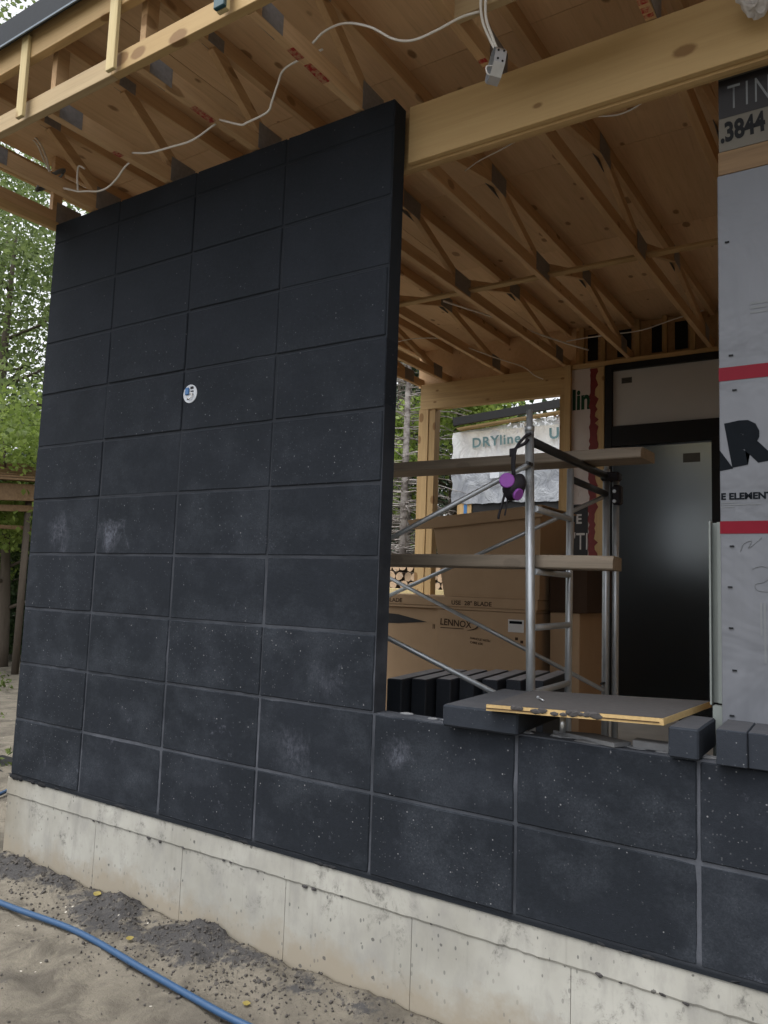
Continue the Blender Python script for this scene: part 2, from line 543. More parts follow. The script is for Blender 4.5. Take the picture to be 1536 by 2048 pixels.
def thing(name, label, cat, loc=(0, 0, 0), group=None):
    o = bpy.data.objects.new(name, None)
    o.empty_display_size = 0.1
    COL.objects.link(o)
    o.location = loc
    W[o.name] = Vector(loc)
    return tag(o, label, cat, group)


def link(name, me, mat=None, parent=None):
    o = bpy.data.objects.new(name, me)
    COL.objects.link(o)
    if mat is not None and not me.materials:
        me.materials.append(MAT[mat] if isinstance(mat, str) else mat)
    W[o.name] = Vector((0, 0, 0))
    if parent is not None:
        o.parent = parent
        o.matrix_parent_inverse = Matrix.Translation(-W[parent.name])
    return o


def from_bm(name, bm, mat=None, parent=None, smooth=False):
    me = bpy.data.meshes.new(name)
    bmesh.ops.recalc_face_normals(bm, faces=bm.faces)
    bm.to_mesh(me)
    bm.free()
    if smooth:
        for f in me.polygons:
            f.use_smooth = True
    return link(name, me, mat, parent)


def add_box(bm, lo, hi, bev=0.0, mtx=None):
    vs_ = [bm.verts.new((x, y, z)) for x in (lo[0], hi[0]) for y in (lo[1], hi[1]) for z in (lo[2], hi[2])]
    fs = [bm.faces.new([vs_[i] for i in f]) for f in ((0, 1, 3, 2), (4, 6, 7, 5), (0, 4, 5, 1), (2, 3, 7, 6), (0, 2, 6, 4), (1, 5, 7, 3))]
    out = vs_
    if bev > 0:
        es = list({e for f in fs for e in f.edges})
        r = bmesh.ops.bevel(bm, geom=es, offset=bev, segments=1, affect='EDGES', profile=0.5)
        out = list({v for f in r["faces"] for v in f.verts})
    if mtx is not None:
        bmesh.ops.transform(bm, matrix=mtx, verts=out)
    return out


def box(name, lo, hi, mat, parent=None, bev=0.0, mtx=None):
    bm = bmesh.new()
    add_box(bm, lo, hi, bev, mtx)
    return from_bm(name, bm, mat, parent)


def add_bar(bm, a, b, w, h, up=(0, 0, 1), bev=0.002):
    """rectangular stick from a to b; w across, h along up; a,b on the centre line"""
    a, b = Vector(a), Vector(b)
    d = (b - a)
    L = d.length
    d.normalize()
    up = Vector(up)
    s = d.cross(up)
    s.normalize()
    u = s.cross(d)
    m = Matrix((d, s, u)).transposed().to_4x4()
    m.translation = a
    return add_box(bm, (0, -w / 2, -h / 2), (L, w / 2, h / 2), bev, m)


def bar(name, a, b, w, h, mat, parent=None, up=(0, 0, 1), bev=0.002):
    bm = bmesh.new()
    add_bar(bm, a, b, w, h, up, bev)
    return from_bm(name, bm, mat, parent)


def add_tube(bm, pts, r, seg=10, cap=True):
    pts = [Vector(p) for p in pts]
    rs = r if isinstance(r, (list, tuple)) else [r] * len(pts)
    rings = []
    prev = None
    for i, p_ in enumerate(pts):
        d = (pts[min(i + 1, len(pts) - 1)] - pts[max(i - 1, 0)]).normalized()
        if prev is None:
            ref = Vector((0, 0, 1)) if abs(d.z) < 0.9 else Vector((1, 0, 0))
            s = d.cross(ref).normalized()
        else:
            s = (prev - d * prev.dot(d)).normalized()
        prev = s
        u = d.cross(s)
        rings.append([bm.verts.new(p_ + (s * math.cos(t) + u * math.sin(t)) * rs[i]) for t in [2 * math.pi * k / seg for k in range(seg)]])
    for a, b in zip(rings, rings[1:]):
        for k in range(seg):
            f = bm.faces.new((a[k], a[(k + 1) % seg], b[(k + 1) % seg], b[k]))
            f.smooth = True
    if cap:
        bm.faces.new(rings[0][::-1])
        bm.faces.new(rings[-1])


def tube(name, pts, r, mat, parent=None, seg=10):
    bm = bmesh.new()
    add_tube(bm, pts, r, seg)
    return from_bm(name, bm, mat, parent)


def smooth_path(pts, n=6):
    """Catmull-Rom through pts"""
    pts = [Vector(p) for p in pts]
    P = [pts[0] * 2 - pts[1]] + pts + [pts[-1] * 2 - pts[-2]]
    out = []
    for i in range(1, len(P) - 2):
        for k in range(n):
            t = k / n
            a, b, c, d = P[i - 1], P[i], P[i + 1], P[i + 2]
            out.append(0.5 * ((2 * b) + (c - a) * t + (2 * a - 5 * b + 4 * c - d) * t * t + (3 * b - a - 3 * c + d) * t ** 3))
    out.append(pts[-1])
    return out


def text(name, s, size, mat, parent, loc, rot=(R(90), 0, 0), bold=0.0, xs=1.0, spacing=1.0):
    """flat print on a face; rot default faces -Y; loc is the left end of the base line"""
    cu = bpy.data.curves.new(name, 'FONT')
    cu.body = s
    cu.size = size
    cu.offset = bold
    cu.space_character = spacing
    cu.resolution_u = 3
    tmp = bpy.data.objects.new("tmp_text", cu)
    COL.objects.link(tmp)
    dg = bpy.context.evaluated_depsgraph_get()
    dg.update()
    me = bpy.data.meshes.new_from_object(tmp.evaluated_get(dg))
    bpy.data.objects.remove(tmp)
    bpy.data.curves.remove(cu)
    me.name = name
    from mathutils import Euler
    m = Matrix.Translation(loc) @ Euler(rot).to_matrix().to_4x4() @ Matrix.Diagonal((xs, 1, 1, 1))
    me.transform(m)
    me.materials.clear()
    me.materials.append(MAT[mat])
    return link(name, me, None, parent)


def clip(o, co, no):
    bm = bmesh.new()
    bm.from_mesh(o.data)
    bmesh.ops.bisect_plane(bm, geom=bm.verts[:] + bm.edges[:] + bm.faces[:], plane_co=co, plane_no=no, clear_inner=True)
    bm.to_mesh(o.data)
    bm.free()
    return o


def quad(name, pts, mat, parent=None):
    bm = bmesh.new()
    bm.faces.new([bm.verts.new(p_) for p_ in pts])
    return from_bm(name, bm, mat, parent)


def sheet(name, lo, hi, t, mat, parent, bev=0):
    """thin slab whose front is at lo y"""
    return box(name, lo, (hi[0], lo[1] + t, hi[2]), mat, parent, bev)


# ------------------------------------------------------------------ THE GROUND
GZ = -0.48


MOUNDS = ((0.02, -0.12, 0.17, 0.05), (0.22, -0.07, 0.14, 0.04), (0.42, -0.06, 0.16, 0.035), (0.62, -0.05, 0.12, 0.045), (1.08, -0.05, 0.15, 0.07),
          (1.63, -0.03, 0.17, 0.075), (1.42, -0.16, 0.18, 0.03), (1.72, -0.17, 0.15, 0.03), (1.95, -0.06, 0.14, 0.03), (2.2, -0.08, 0.15, 0.035), (1.1, -0.20, 0.2, 0.025), (0.85, -0.10, 0.15, 0.02), (1.2, -0.75, 0.16, 0.01), (2.5, -0.08, 0.14, 0.03))


def spill(x, y):
    return min(1.0, sum(math.exp(-1.1 * ((x - m[0]) ** 2 + (y - m[1]) ** 2) / m[2] ** 2) * (0.5 + m[3] * 8) for m in MOUNDS))


def ground_h(x, y):
    v = Vector((x, y, 0))
    h = GZ + 0.018 * noise.fractal(v * 2.2, 0.6, 2.0, 5) + 0.010 * noise.noise(v * 9)
    h += 0.045 * max(0, 1 - abs(y + 0.02) / 0.35) if y < 0.02 else 0.045
    # lumps of spilt mortar and soil at the foot of the wall
    for (mx, my, mr, mh) in MOUNDS:
        d2 = ((x - mx) ** 2 + (y - my) ** 2) / mr ** 2
        if d2 < 4:
            h += 0.72 * mh * math.exp(-1.6 * d2) * (0.75 + 0.5 * noise.noise(v * 17) + 0.45 * noise.noise(v * 38))
    return h


bm = bmesh.new()
xs_ = [-160, -90, -50, -30, -20, -14, -10, -7, -5, -3.5, -2.4, -1.6, -1.0, -0.6, -0.3] + [i * 0.02 for i in range(0, 176)] + [3.7, 4.2, 5, 7, 10, 16, 30, 60, 160]
ys_ = [-160, -80, -40, -20, -10, -6, -4, -3, -2.2, -1.7, -1.35] + [-1.2 + i * 0.06 for i in range(0, 12)] + [-0.5 + i * 0.02 for i in range(0, 30)] + [0.3, 0.7, 1.2, 2, 3, 4.5, 6, 8, 11, 15, 22, 35, 60, 110, 160]
grid = []
for x in xs_:
    row = []
    for y in ys_:
        if x > 0 and y > 0.02 and x < 12 and y < 5:
            z_ = GZ - 0.01
        elif abs(x) > 6 or y > 6 or y < -4:
            z_ = GZ + 0.25 * noise.noise(Vector((x, y, 0)) * 0.13) + 0.05 * noise.noise(Vector((x, y, 3)) * 0.7)
        else:
            z_ = ground_h(x, y)
        row.append(bm.verts.new((x, y, z_)))
    grid.append(row)
for i in range(len(xs_) - 1):
    for j in range(len(ys_) - 1):
        f = bm.faces.new((grid[i][j], grid[i + 1][j], grid[i + 1][j + 1], grid[i][j + 1]))
        f.smooth = True
gnd = from_bm("ground", bm, "site_soil")
ga = gnd.data.attributes.new("spill", 'FLOAT', 'POINT')
ga.data.foreach_set("value", [spill(v.co.x, v.co.y) if (-1 < v.co.x < 4 and -1.5 < v.co.y < 0.3) else 0.0 for v in gnd.data.vertices])
tag(gnd, kind="structure")

# loose crumbs of mortar and soil scattered at the foot of the wall
bm = bmesh.new()
rng = random.Random(5)
centres = [(0.10, -0.10), (0.42, -0.06), (0.62, -0.05), (1.08, -0.05), (1.63, -0.03), (1.42, -0.16), (1.95, -0.08), (2.2, -0.1), (1.15, -0.25), (2.5, -0.12), (1.8, -0.2)]
for i in range(2000):
    if i < 1820:
        cx, cy = rng.choice(centres)
        x, y = cx + rng.gauss(0, 0.21), cy + rng.gauss(-0.04, 0.10)
    else:
        x, y = rng.uniform(-0.3, 3.2), rng.uniform(-1.1, 0)
    if y > -0.004:
        y = -0.004 - rng.random() * 0.1
    s = min(0.0125, 0.0018 + abs(rng.gauss(0, 0.0031)))
    z0 = ground_h(x, y)
    m = Matrix.Translation((x, y, z0 + s * 0.35)) @ Matrix.Rotation(rng.random() * 6.28, 4, Vector((rng.random(), rng.random(), rng.random() + 0.1)).normalized()) @ Matrix.Diagonal((s * rng.uniform(0.7, 1.3), s * rng.uniform(0.7, 1.3), s * rng.uniform(0.5, 0.9), 1))
    r_ = bmesh.ops.create_icosphere(bm, subdivisions=1, radius=1.0, matrix=m)
    for v in r_["verts"]:
        v.co += Vector((rng.uniform(-1, 1), rng.uniform(-1, 1), rng.uniform(-1, 1))) * s * 0.22
o = from_bm("mortar_crumbs", bm, "crumb")
tag(o, "dark mortar crumbs and clods strewn along the foot of the concrete wall", "rubble", kind="stuff")


# ------------------------------------------------------------------ CONCRETE FOUNDATION
found = thing("foundation_wall", "pale cast concrete foundation under the black block wall", "foundation", (0, 0.1, GZ))
seams = [-0.035, 0.757, 1.392, 2.018, 2.636, 3.254, 3.87, 4.49, 6.5]
for a, b in zip(seams, seams[1:]):
    bm = bmesh.new()
    add_box(bm, (a + 0.0008, 0.0135, -0.75), (b - 0.0008, 0.28, -0.112), 0.0012)
    from_bm("form_panel", bm, "cast_concrete", found)
bm = bmesh.new()
# upper pour: slightly proud, its lower lip and top edge uneven
x = -0.035
cols = []
while x < 6.5:
    j = 0.004 * noise.noise(Vector((x * 11, 1, 0))) + 0.003 * noise.noise(Vector((x * 37, 4, 0)))
    j2 = 0.007 * noise.noise(Vector((x * 9, 7, 0))) + 0.005 * noise.noise(Vector((x * 31, 9, 0)))
    cols.append([bm.verts.new(c_) for c_ in ((x, 0.012, -0.114 + j), (x, 0.008 + j * 0.4, -0.106 + j), (x, 0.010, -0.02 + j2), (x, 0.016, -0.010 + j2), (x, 0.28, -0.010), (x, 0.28, -0.111))])
    x += 0.025
for a, b in zip(cols, cols[1:]):
    for k in range(6):
        bm.faces.new((a[k], b[k], b[(k + 1) % 6], a[(k + 1) % 6]))
bm.faces.new(cols[0])
bm.faces.new(cols[-1][::-1])
from_bm("top_pour", bm, "cast_concrete", found)
# broken plugs and lumps on the cold joint
rng = random.Random(9)
bm = bmesh.new()
for x in (0.74, 0.78, 1.02, 1.16, 1.24, 1.40, 1.66, 1.70, 1.86, 2.12, 2.17, 2.31, 2.72, 3.35, 3.42, 3.55, 3.62):
    s = rng.uniform(0.004, 0.011)
    r_ = bmesh.ops.create_icosphere(bm, subdivisions=1, radius=1, matrix=Matrix.Translation((x, 0.010, -0.112 + rng.uniform(-0.004, 0.006))) @ Matrix.Diagonal((s * 1.5, s * 0.6, s * 0.7, 1)))
    for v in r_["verts"]:
        v.co += Vector((rng.uniform(-1, 1), rng.uniform(-1, 1) * 0.4, rng.uniform(-1, 1))) * s * 0.3
tag(from_bm("joint_lump", bm, "mud_film", found), kind="stuff")
slab = box("porch_slab", (0.02, 0.29, -0.3), (6.5, 4.95, 0.03), "slab_concrete")
tag(slab, kind="structure")

# ------------------------------------------------------------------ BLOCK WALL
PX, PZ = 0.61, 0.3132
wall = thing("block_wall", "black concrete block wall with a tall screen and a low sill run", "wall", (0, 0.05, 0))
g = 0.0055


def rough_block(seed, lo, hi, mat):
    """one block with slightly worn, uneven arrises"""
    bm = bmesh.new()
    add_box(bm, lo, hi, 0.004)
    bmesh.ops.subdivide_edges(bm, edges=[e for e in bm.edges if e.calc_length() > 0.08], cuts=9, use_grid_fill=True)
    ox = seed * 7.3
    for v in bm.verts:
        q = v.co
        de = min(q.x - lo[0], hi[0] - q.x, q.z - lo[2], hi[2] - q.z)
        if q.y > 0.06 or de > 0.012:
            continue
        k = noise.noise(Vector((q.x * 23 + ox, q.z * 23, ox)))
        chip = max(0.0, noise.noise(Vector((q.x * 9 + ox, q.z * 9, 5 + ox))) - 0.35) * 0.011
        cx, cz = (lo[0] + hi[0]) / 2, (lo[2] + hi[2]) / 2
        amt = 0.0011 * k - chip
        if q.x - lo[0] < 0.012 or hi[0] - q.x < 0.012:
            v.co.x += amt * (1 if q.x > cx else -1)
        if q.z - lo[2] < 0.012 or hi[2] - q.z < 0.012:
            v.co.z += amt * (1 if q.z > cz else -1)
        v.co.y += chip * 0.5
    bmesh.ops.recalc_face_normals(bm, faces=bm.faces)
    me = bpy.data.meshes.new("block")
    bm.to_mesh(me)
    bm.free()
    me.materials.append(MAT[mat])
    return me


block_mes = [rough_block(k, (g, 0, g), (PX - g, 0.098, PZ - g), "dark_block") for k in range(7)]
cut_mes = [rough_block(k + 9, (g, 0, g), (PX - g, 0.098, 0.130), "dark_block") for k in range(2)]
rng = random.Random(3)


def lay(me, col, row):
    o = link("block", me, None, wall)
    o.location = (col * PX + rng.uniform(-0.0015, 0.0015) + (rng.uniform(-0.006, 0.004) if (col == 3 and row > 1) else 0), rng.uniform(-0.003, 0.0025), row * PZ + 0.004 + rng.uniform(-0.001, 0.001))
    o.rotation_euler = (rng.uniform(-0.002, 0.002), 0, rng.uniform(-0.0015, 0.0015))


for row in range(2):
    for col in range(10):
        lay(rng.choice(block_mes), col, row)
for row in range(2, 10):
    for col in range(4):
        lay(rng.choice(block_mes), col, row)
for col in range(4):
    o = link("cut_block", cut_mes[col % 2], None, wall)
    o.location = (col * PX, 0, 10 * PZ + 0.004)
box("mortar_bed", (0.004, 0.0045, -0.012), (10 * PX - 0.004, 0.094, 2 * PZ + 0.003), "mortar", wall)
box("mortar_bed", (0.004, 0.0045, 2 * PZ + 0.004), (4 * PX - 0.0045, 0.094, 10 * PZ + 0.128), "mortar", wall)
# squeezed-out mortar under the first course
bm = bmesh.new()
rng = random.Random(21)
for i in range(30):
    x = rng.uniform(0.0, 4.6)
    if i < 9:
        x = rng.uniform(0.0, 0.40)
    s = rng.uniform(0.006, 0.015)
    r_ = bmesh.ops.create_icosphere(bm, subdivisions=2, radius=1, matrix=Matrix.Translation((x, 0.007, -0.006)) @ Matrix.Diagonal((s * 2.2, 0.007, s * (1.2 if i < 9 else 0.6), 1)))
    for v in r_["verts"]:
        v.co.z += 0.006 * noise.noise(v.co * 60)
tag(from_bm("mortar_drip", bm, "black_mortar", wall), kind="stuff")
# mortar left on top of the sill course
bm = bmesh.new()
for i in range(24):
    x = rng.uniform(2.46, 3.70)
    s = rng.uniform(0.012, 0.045)
    r_ = bmesh.ops.create_icosphere(bm, subdivisions=2, radius=1, matrix=Matrix.Translation((x, rng.uniform(0.03, 0.085), 2 * PZ + 0.004)) @ Matrix.Diagonal((s * 1.4, s * 0.6, 0.007, 1)))
    for v in r_["verts"]:
        v.co.z += 0.004 * noise.noise(v.co * 50)
tag(from_bm("mortar_smear", bm, "grey_sheet", wall), kind="stuff")

# round electrical box let into the wall
ob = thing("wall_outlet_box", "round pale electrical box with a blue tab set into the black blocks", "electrical box", (1.271, 0, 2.071))
bm = bmesh.new()
add_tube(bm, [(1.271, -0.004, 2.071), (1.271, 0.03, 2.071)], 0.047, 24, False)
add_tube(bm, [(1.271, -0.004, 2.071), (1.271, 0.03, 2.071)], 0.041, 24, False)
ring = [v for v in bm.verts if v.co.y < 0]
outer = [v for v in ring if (Vector((v.co.x - 1.271, 0, v.co.z - 2.071)).length > 0.044)]
inner = [v for v in ring if v not in outer]
for k in range(24):
    bm.faces.new((outer[k], outer[(k + 1) % 24], inner[(k + 1) % 24], inner[k]))
from_bm("rim", bm, "box_plastic", ob)
bm = bmesh.new()
r_ = bmesh.ops.create_circle(bm, cap_ends=True, radius=0.0415, segments=24, matrix=Matrix.Translation((1.271, -0.0025, 2.071)) @ Matrix.Rotation(R(90), 4, 'X'))
from_bm("back_plate", bm, "box_plastic", ob)
bm = bmesh.new()
add_box(bm, (1.238, -0.010, 2.066), (1.266, -0.003, 2.104), 0.004)
from_bm("blue_tab", bm, "blue_plastic", ob)
for (dx, dz, w_, h_) in ((0.014, 0.012, 0.018, 0.006), (-0.012, -0.026, 0.012, 0.007), (0.020, -0.004, 0.008, 0.005), (0.012, 0.030, 0.02, 0.012)):
    box("knockout", (1.271 + dx - w_ / 2, -0.0055, 2.071 + dz - h_ / 2), (1.271 + dx + w_ / 2, -0.003, 2.071 + dz + h_ / 2), "black_frame", ob)
tube("wire_coil", smooth_path([(1.258, -0.006, 2.052), (1.275, -0.012, 2.044), (1.292, -0.010, 2.056), (1.288, -0.010, 2.072), (1.274, -0.008, 2.070)]), 0.003, "paper", ob, 6)

# ------------------------------------------------------------------ PORCH FRAME (beams, posts)
S = 0.036
D = 4.70


def zb(y):
    return 3.28 + S * y


frame = thing("porch_frame", "pine post and beam frame carrying the porch roof", "timber frame", (2.4, 2.4, 0.03))
for i, y in enumerate((0.106, 0.134, 0.162)):
    zlo = (3.017, 3.006, 3.015)[i]
    box("beam_ply", (2.446 if i == 0 else -0.05, y, zlo), (6.4, y + 0.0265, 3.278 + S * y), "pine_beam" if i == 0 else "pine_x", frame, 0.002)
box("rear_header", (-0.10, D, 3.158), (1.60, D + 0.09, 3.448), "pine_x", frame, 0.002)
box("corner_post", (-0.115, D + 0.001, 0.03), (0.010, D + 0.12, 3.157), "pine_z", frame, 0.002)
box("jack_stud", (0.012, D + 0.012, 0.03), (0.092, D + 0.13, 3.157), "pine_z", frame, 0.002)
box("king_stud", (1.602, D - 0.03, 0.03), (1.668, D + 0.09, 3.448), "pine_z", frame, 0.002)
box("jack_stud", (1.545, D + 0.002, 0.03), (1.600, D + 0.10, 3.157), "pine_z", frame, 0.002)
box("sill_board", (-0.10, D - 0.02, 0.985), (1.54, D + 0.12, 1.055), "pine_x", frame, 0.002)
# corner connection at the outer left end
box("corner_block", (-0.06, 0.10, 3.02), (-0.005, 0.24, 3.275), "pine_z", frame, 0.002)
box("screen_post", (-0.05, 0.195, 0.03), (0.08, 0.32, 3.27), "pine_z", frame, 0.002)

# ------------------------------------------------------------------ PORCH ROOF
roof = thing("porch_roof", "open framed flat porch roof with wooden trusses and plywood deck", "roof", (2.4, 2.0, 3.3))
TRUSS = [(-0.03, -0.14), (0.36, 0.22), (0.985, 0.915), (1.605, 1.60), (2.23, 2.235), (2.84, 2.98), (3.47, 3.62), (4.10, 4.25), (4.72, 4.87)]
TD = 0.43
CH = 0.085


def xt(t, y):
    return t[0] + (t[1] - t[0]) * (y + 0.68) / (D + 0.68)


def P(t, y, dz, dx=0.0):
    return Vector((xt(t, y) + dx, y, zb(y) + dz))


for ti, t in enumerate(TRUSS):
    y0, y1 = -0.695, D + 0.12
    bm = bmesh.new()
    add_bar(bm, P(t, y0, CH / 2), P(t, y1, CH / 2), 0.040, CH)
    if ti > 0:
        add_bar(bm, P(t, y0, TD - CH / 2), P(t, y1, TD - CH / 2), 0.040, CH)
    else:
        add_bar(bm, P(t, -0.02, TD - CH / 2), P(t, y1, TD - CH / 2), 0.040, CH)
    tr = from_bm("roof_truss", bm, "truss_pine", roof)
    nodes_b = [-0.66, 0.10, 2.30, 4.50]
    nodes_t = [-0.30, 1.52, 3.30]
    lowz, hiz = CH - 0.01, TD - CH + 0.01
    webs = [((nodes_t[0], hiz), (nodes_b[1], lowz)), ((nodes_b[1], lowz), (nodes_t[1], hiz)), ((nodes_t[1], hiz), (nodes_b[2], lowz)),
            ((nodes_b[2], lowz), (nodes_t[2], hiz)), ((nodes_t[2], hiz), (nodes_b[3], lowz))]
    if ti == 0:
        webs = webs[1:] + [((0.02, lowz), (0.021, hiz))]
    else:
        webs.append(((-0.66, lowz), (-0.659, hiz)))
    for (ya, za), (yb, zb_) in webs:
        bar("web", P(t, ya, za), P(t, yb, zb_), 0.036, 0.064, "truss_pine", tr, up=(1, 0, 0.001) if False else (0, 0.3, 1))
    for yy, dz, w_, h_ in ((0.10, 0.075, 0.17, 0.135), (2.30, 0.075, 0.26, 0.13), (4.46, 0.075, 0.2, 0.13), (-0.60, 0.045, 0.12, 0.085), (1.52, TD - 0.075, 0.22, 0.12), (3.30, TD - 0.075, 0.22, 0.12), (-0.30, TD - 0.055, 0.10, 0.06)):
        if ti == 0 and yy < 0:
            continue
        for sx in (-1, 1):
            c_ = P(t, yy, dz, sx * 0.0215)
            box("nail_plate", (c_.x - 0.0008, c_.y - w_ / 2, c_.z - h_ / 2), (c_.x + 0.0008, c_.y + w_ / 2, c_.z + h_ / 2), "plate_steel", tr)
    # red lumber marks on the undersides
    marks = {3: [(-0.40, 0.13)], 4: [(-0.47, 0.07), (-0.36, 0.13)], 5: [(-0.02, 0.025), (0.03, 0.03), (0.085, 0.03)], 2: [(-0.34, 0.05)], 6: [(-0.02, 0.03), (0.03, 0.03), (0.07, 0.02)]}
    for (ym, L) in marks.get(ti, []):
        box("red_print", P(t, ym, -0.0012, -0.017), P(t, ym + L, 0.0015 - 0.0012, 0.017), "ink_red", tr)

# continuous brace lying across the bottom chords, one length between trusses
for a, b in zip(TRUSS[1:], TRUSS[2:]):
    yb_ = 2.42
    bar("lateral_brace", (xt(a, yb_) + 0.022, yb_, zb(yb_) + 0.055), (xt(b, yb_) - 0.022, yb_, zb(yb_) + 0.055), 0.064, 0.019, "pine_x", roof)

# plywood deck
seam_y = [-0.782, 0.42, 1.64, 2.86, 4.08, 5.2]
for ya, yb_ in zip(seam_y, seam_y[1:]):
    for xa, xb in ((-0.17, 1.30), (1.30, 3.74), (3.74, 6.5)):
        za, zbb = zb(ya) + TD + 0.001, zb(yb_) + TD + 0.001
        bm = bmesh.new()
        e_ = 0.002
        v = [bm.verts.new(c_) for c_ in ((xa + e_, ya + e_, za), (xb - e_, ya + e_, za), (xb - e_, yb_ - e_, zbb), (xa + e_, yb_ - e_, zbb),
                                          (xa + e_, ya + e_, za + 0.016), (xb - e_, ya + e_, za + 0.016), (xb - e_, yb_ - e_, zbb + 0.016), (xa + e_, yb_ - e_, zbb + 0.016))]
        for q in ((0, 1, 2, 3), (7, 6, 5, 4), (0, 4, 5, 1), (1, 5, 6, 2), (2, 6, 7, 3), (3, 7, 4, 0)):
            bm.faces.new([v[i] for i in q])
        from_bm("deck_panel", bm, "plywood", roof)
# roof covering and black edge metal
bm = bmesh.new()
za, zbb = zb(-0.784) + TD + 0.019, zb(5.25) + TD + 0.019
vv = [bm.verts.new(c_) for c_ in ((-0.20, -0.784, za), (6.55, -0.784, za), (6.55, 5.25, zbb), (-0.20, 5.25, zbb), (-0.20, -0.784, za + 0.03), (6.55, -0.784, za + 0.03), (6.55, 5.25, zbb + 0.03), (-0.20, 5.25, zbb + 0.03))]
for q in ((0, 1, 2, 3), (7, 6, 5, 4), (0, 4, 5, 1), (1, 5, 6, 2), (2, 6, 7, 3), (3, 7, 4, 0)):
    bm.faces.new([vv[i] for i in q])
from_bm("roof_covering", bm, "roof_metal", roof)
box("edge_metal", (-0.20, -0.80, 3.628), (6.55, -0.785, 3.752), "roof_metal", roof, 0.003)
box("drip_lip", (-0.20, -0.806, 3.620), (6.55, -0.8005, 3.629), "drip_edge", roof)

# ladder soffit framing along the eave
box("sub_fascia", (-0.16, -0.755, 3.535), (6.4, -0.717, 3.680), "pine_x", roof, 0.002)
rz = zb(-0.735)
box("soffit_rail", (-0.03, -0.7345, rz), (1.475, -0.697, rz + 0.089), "pine_rail", roof, 0.002)
box("soffit_rail", (1.477, -0.7345, rz), (6.4, -0.697, rz + 0.089), "pine_rail", roof, 0.002).data.materials[0] = MAT["pine_beam"]
for hx in (0.22, 0.865, 1.512, 2.155, 2.79, 3.43, 4.06):
    box("hanger", (hx - 0.026, -0.774, rz - 0.012), (hx + 0.026, -0.756, 3.64), "pine_pale", roof, 0.002)
box("plastic_tab", (2.128, -0.792, rz - 0.010), (2.182, -0.7745, rz + 0.035), "teal_tab", roof, 0.003)
# nailer between two trusses near the hanging box
box("nailer", (2.865, -0.285, zb(-0.28) - 0.004), (3.465, -0.247, zb(-0.28) + 0.085), "pine_rail", roof, 0.002)
# gable overhang on the left: rail and outlooker
bar("gable_rail", (-0.012, -0.70, 3.235), (-0.012, 0.02, 3.262), 0.034, 0.05, "pine_y", roof)
bar("gable_fascia", (-0.182, -0.70, 3.60), (-0.30, 5.1, 3.60 + 5.8 * S), 0.03, 0.14, "pine_y", roof)

# ------------------------------------------------------------------ REAR WALL of the porch
rear = thing("rear_wall", "wrapped porch rear wall beside the black framed door", "wall", (1.9, D, 0.03))
box("wrap_strip", (1.6685, D + 0.008, 0.03), (1.858, D + 0.09, 3.40), "rear_wrap", rear)
bm = bmesh.new()
rng = random.Random(4)
L_, R_ = [], []
zz = 0.03
while zz < 3.40:
    L_.append((1.852 + rng.uniform(-0.010, 0.010), D + 0.004, zz))
    R_.append((1.928 + rng.uniform(-0.022, 0.020), D + 0.004, zz))
    zz += 0.035
for (a, b, c_, d_) in zip(L_, R_, R_[1:], L_[1:]):
    bm.faces.new([bm.verts.new(q) for q in (a, b, c_, d_)])
bmesh.ops.remove_doubles(bm, verts=bm.verts, dist=0.0005)
from_bm("red_tape", bm, "tape_dark_red", rear)
box("door_stud", (1.8585, D + 0.006, 0.03), (1.999, D + 0.09, 3.40), "pine_z", rear, 0.002)
box("top_plate", (1.67, D - 0.004, 3.405), (3.75, D + 0.10, 3.452), "pine_x", rear, 0.002)
for x0, x1 in ((1.755, 1.86), (2.06, 2.20), (2.40, 2.50), (2.62, 2.74)):
    box("shade_panel", (x0, D + 0.243, 3.55), (x1, D + 0.2495, 3.83), "black_frame", rear)  # thin black panel painted as the shade inside a gap
for i, xx in enumerate((1.70, 1.92, 2.26, 2.52, 2.78, 3.02, 3.24, 3.45)):
    box("cripple_stud", (xx, D + 0.14, 3.452), (xx + 0.045, D + 0.20, 3.88), "pine_z", rear, 0.002)
box("backing_board", (1.55, D + 0.25, 3.415), (4.8, D + 0.27, 4.02), "truss_pine", rear)
box("inner_partition", (1.90, D + 0.13, 0.03), (1.95, D + 3.2, 3.41), "black_frame", rear)  # unseen black room shell added, back open high so the frosted pane glows
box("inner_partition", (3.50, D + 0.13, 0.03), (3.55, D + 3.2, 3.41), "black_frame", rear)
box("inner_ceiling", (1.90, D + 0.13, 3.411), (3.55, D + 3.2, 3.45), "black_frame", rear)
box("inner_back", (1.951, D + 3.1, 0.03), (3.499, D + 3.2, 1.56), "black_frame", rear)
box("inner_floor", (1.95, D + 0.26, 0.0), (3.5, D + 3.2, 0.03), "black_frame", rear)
box("closure_panel", (-0.20, D + 0.125, 3.452), (1.668, D + 0.14, 3.885), "plywood", rear)
box("side_panel", (3.76, 0.33, 0.03), (3.84, D + 0.10, 3.44), "plywood", rear)
clip(text("lettering", "lin", 0.285, "ink_green", rear, (1.672, D + 0.0055, 2.99), bold=0.010, xs=0.72), (1.855, 0, 0), (-1, 0, 0))
clip(text("lettering", "in", 0.30, "ink_green", rear, (1.68, D + 0.0055, 0.70), bold=0.010, xs=0.75), (1.855, 0, 0), (-1, 0, 0))
sheet("black_print", (1.672, D + 0.0052, 1.35), (1.845, 0, 2.02), 0.002, "film_black", rear)
text("lettering", "E", 0.13, "ink_white", rear, (1.725, D + 0.0035, 1.83), bold=0.004, xs=0.9)
clip(text("lettering", "'TN", 0.24, "ink_white", rear, (1.70, D + 0.0035, 1.57), bold=0.0, xs=0.62), (1.843, 0, 0), (-1, 0, 0))
sheet("white_print", (1.715, D + 0.0036, 1.36), (1.842, 0, 1.47), 0.001, "ink_white", rear)
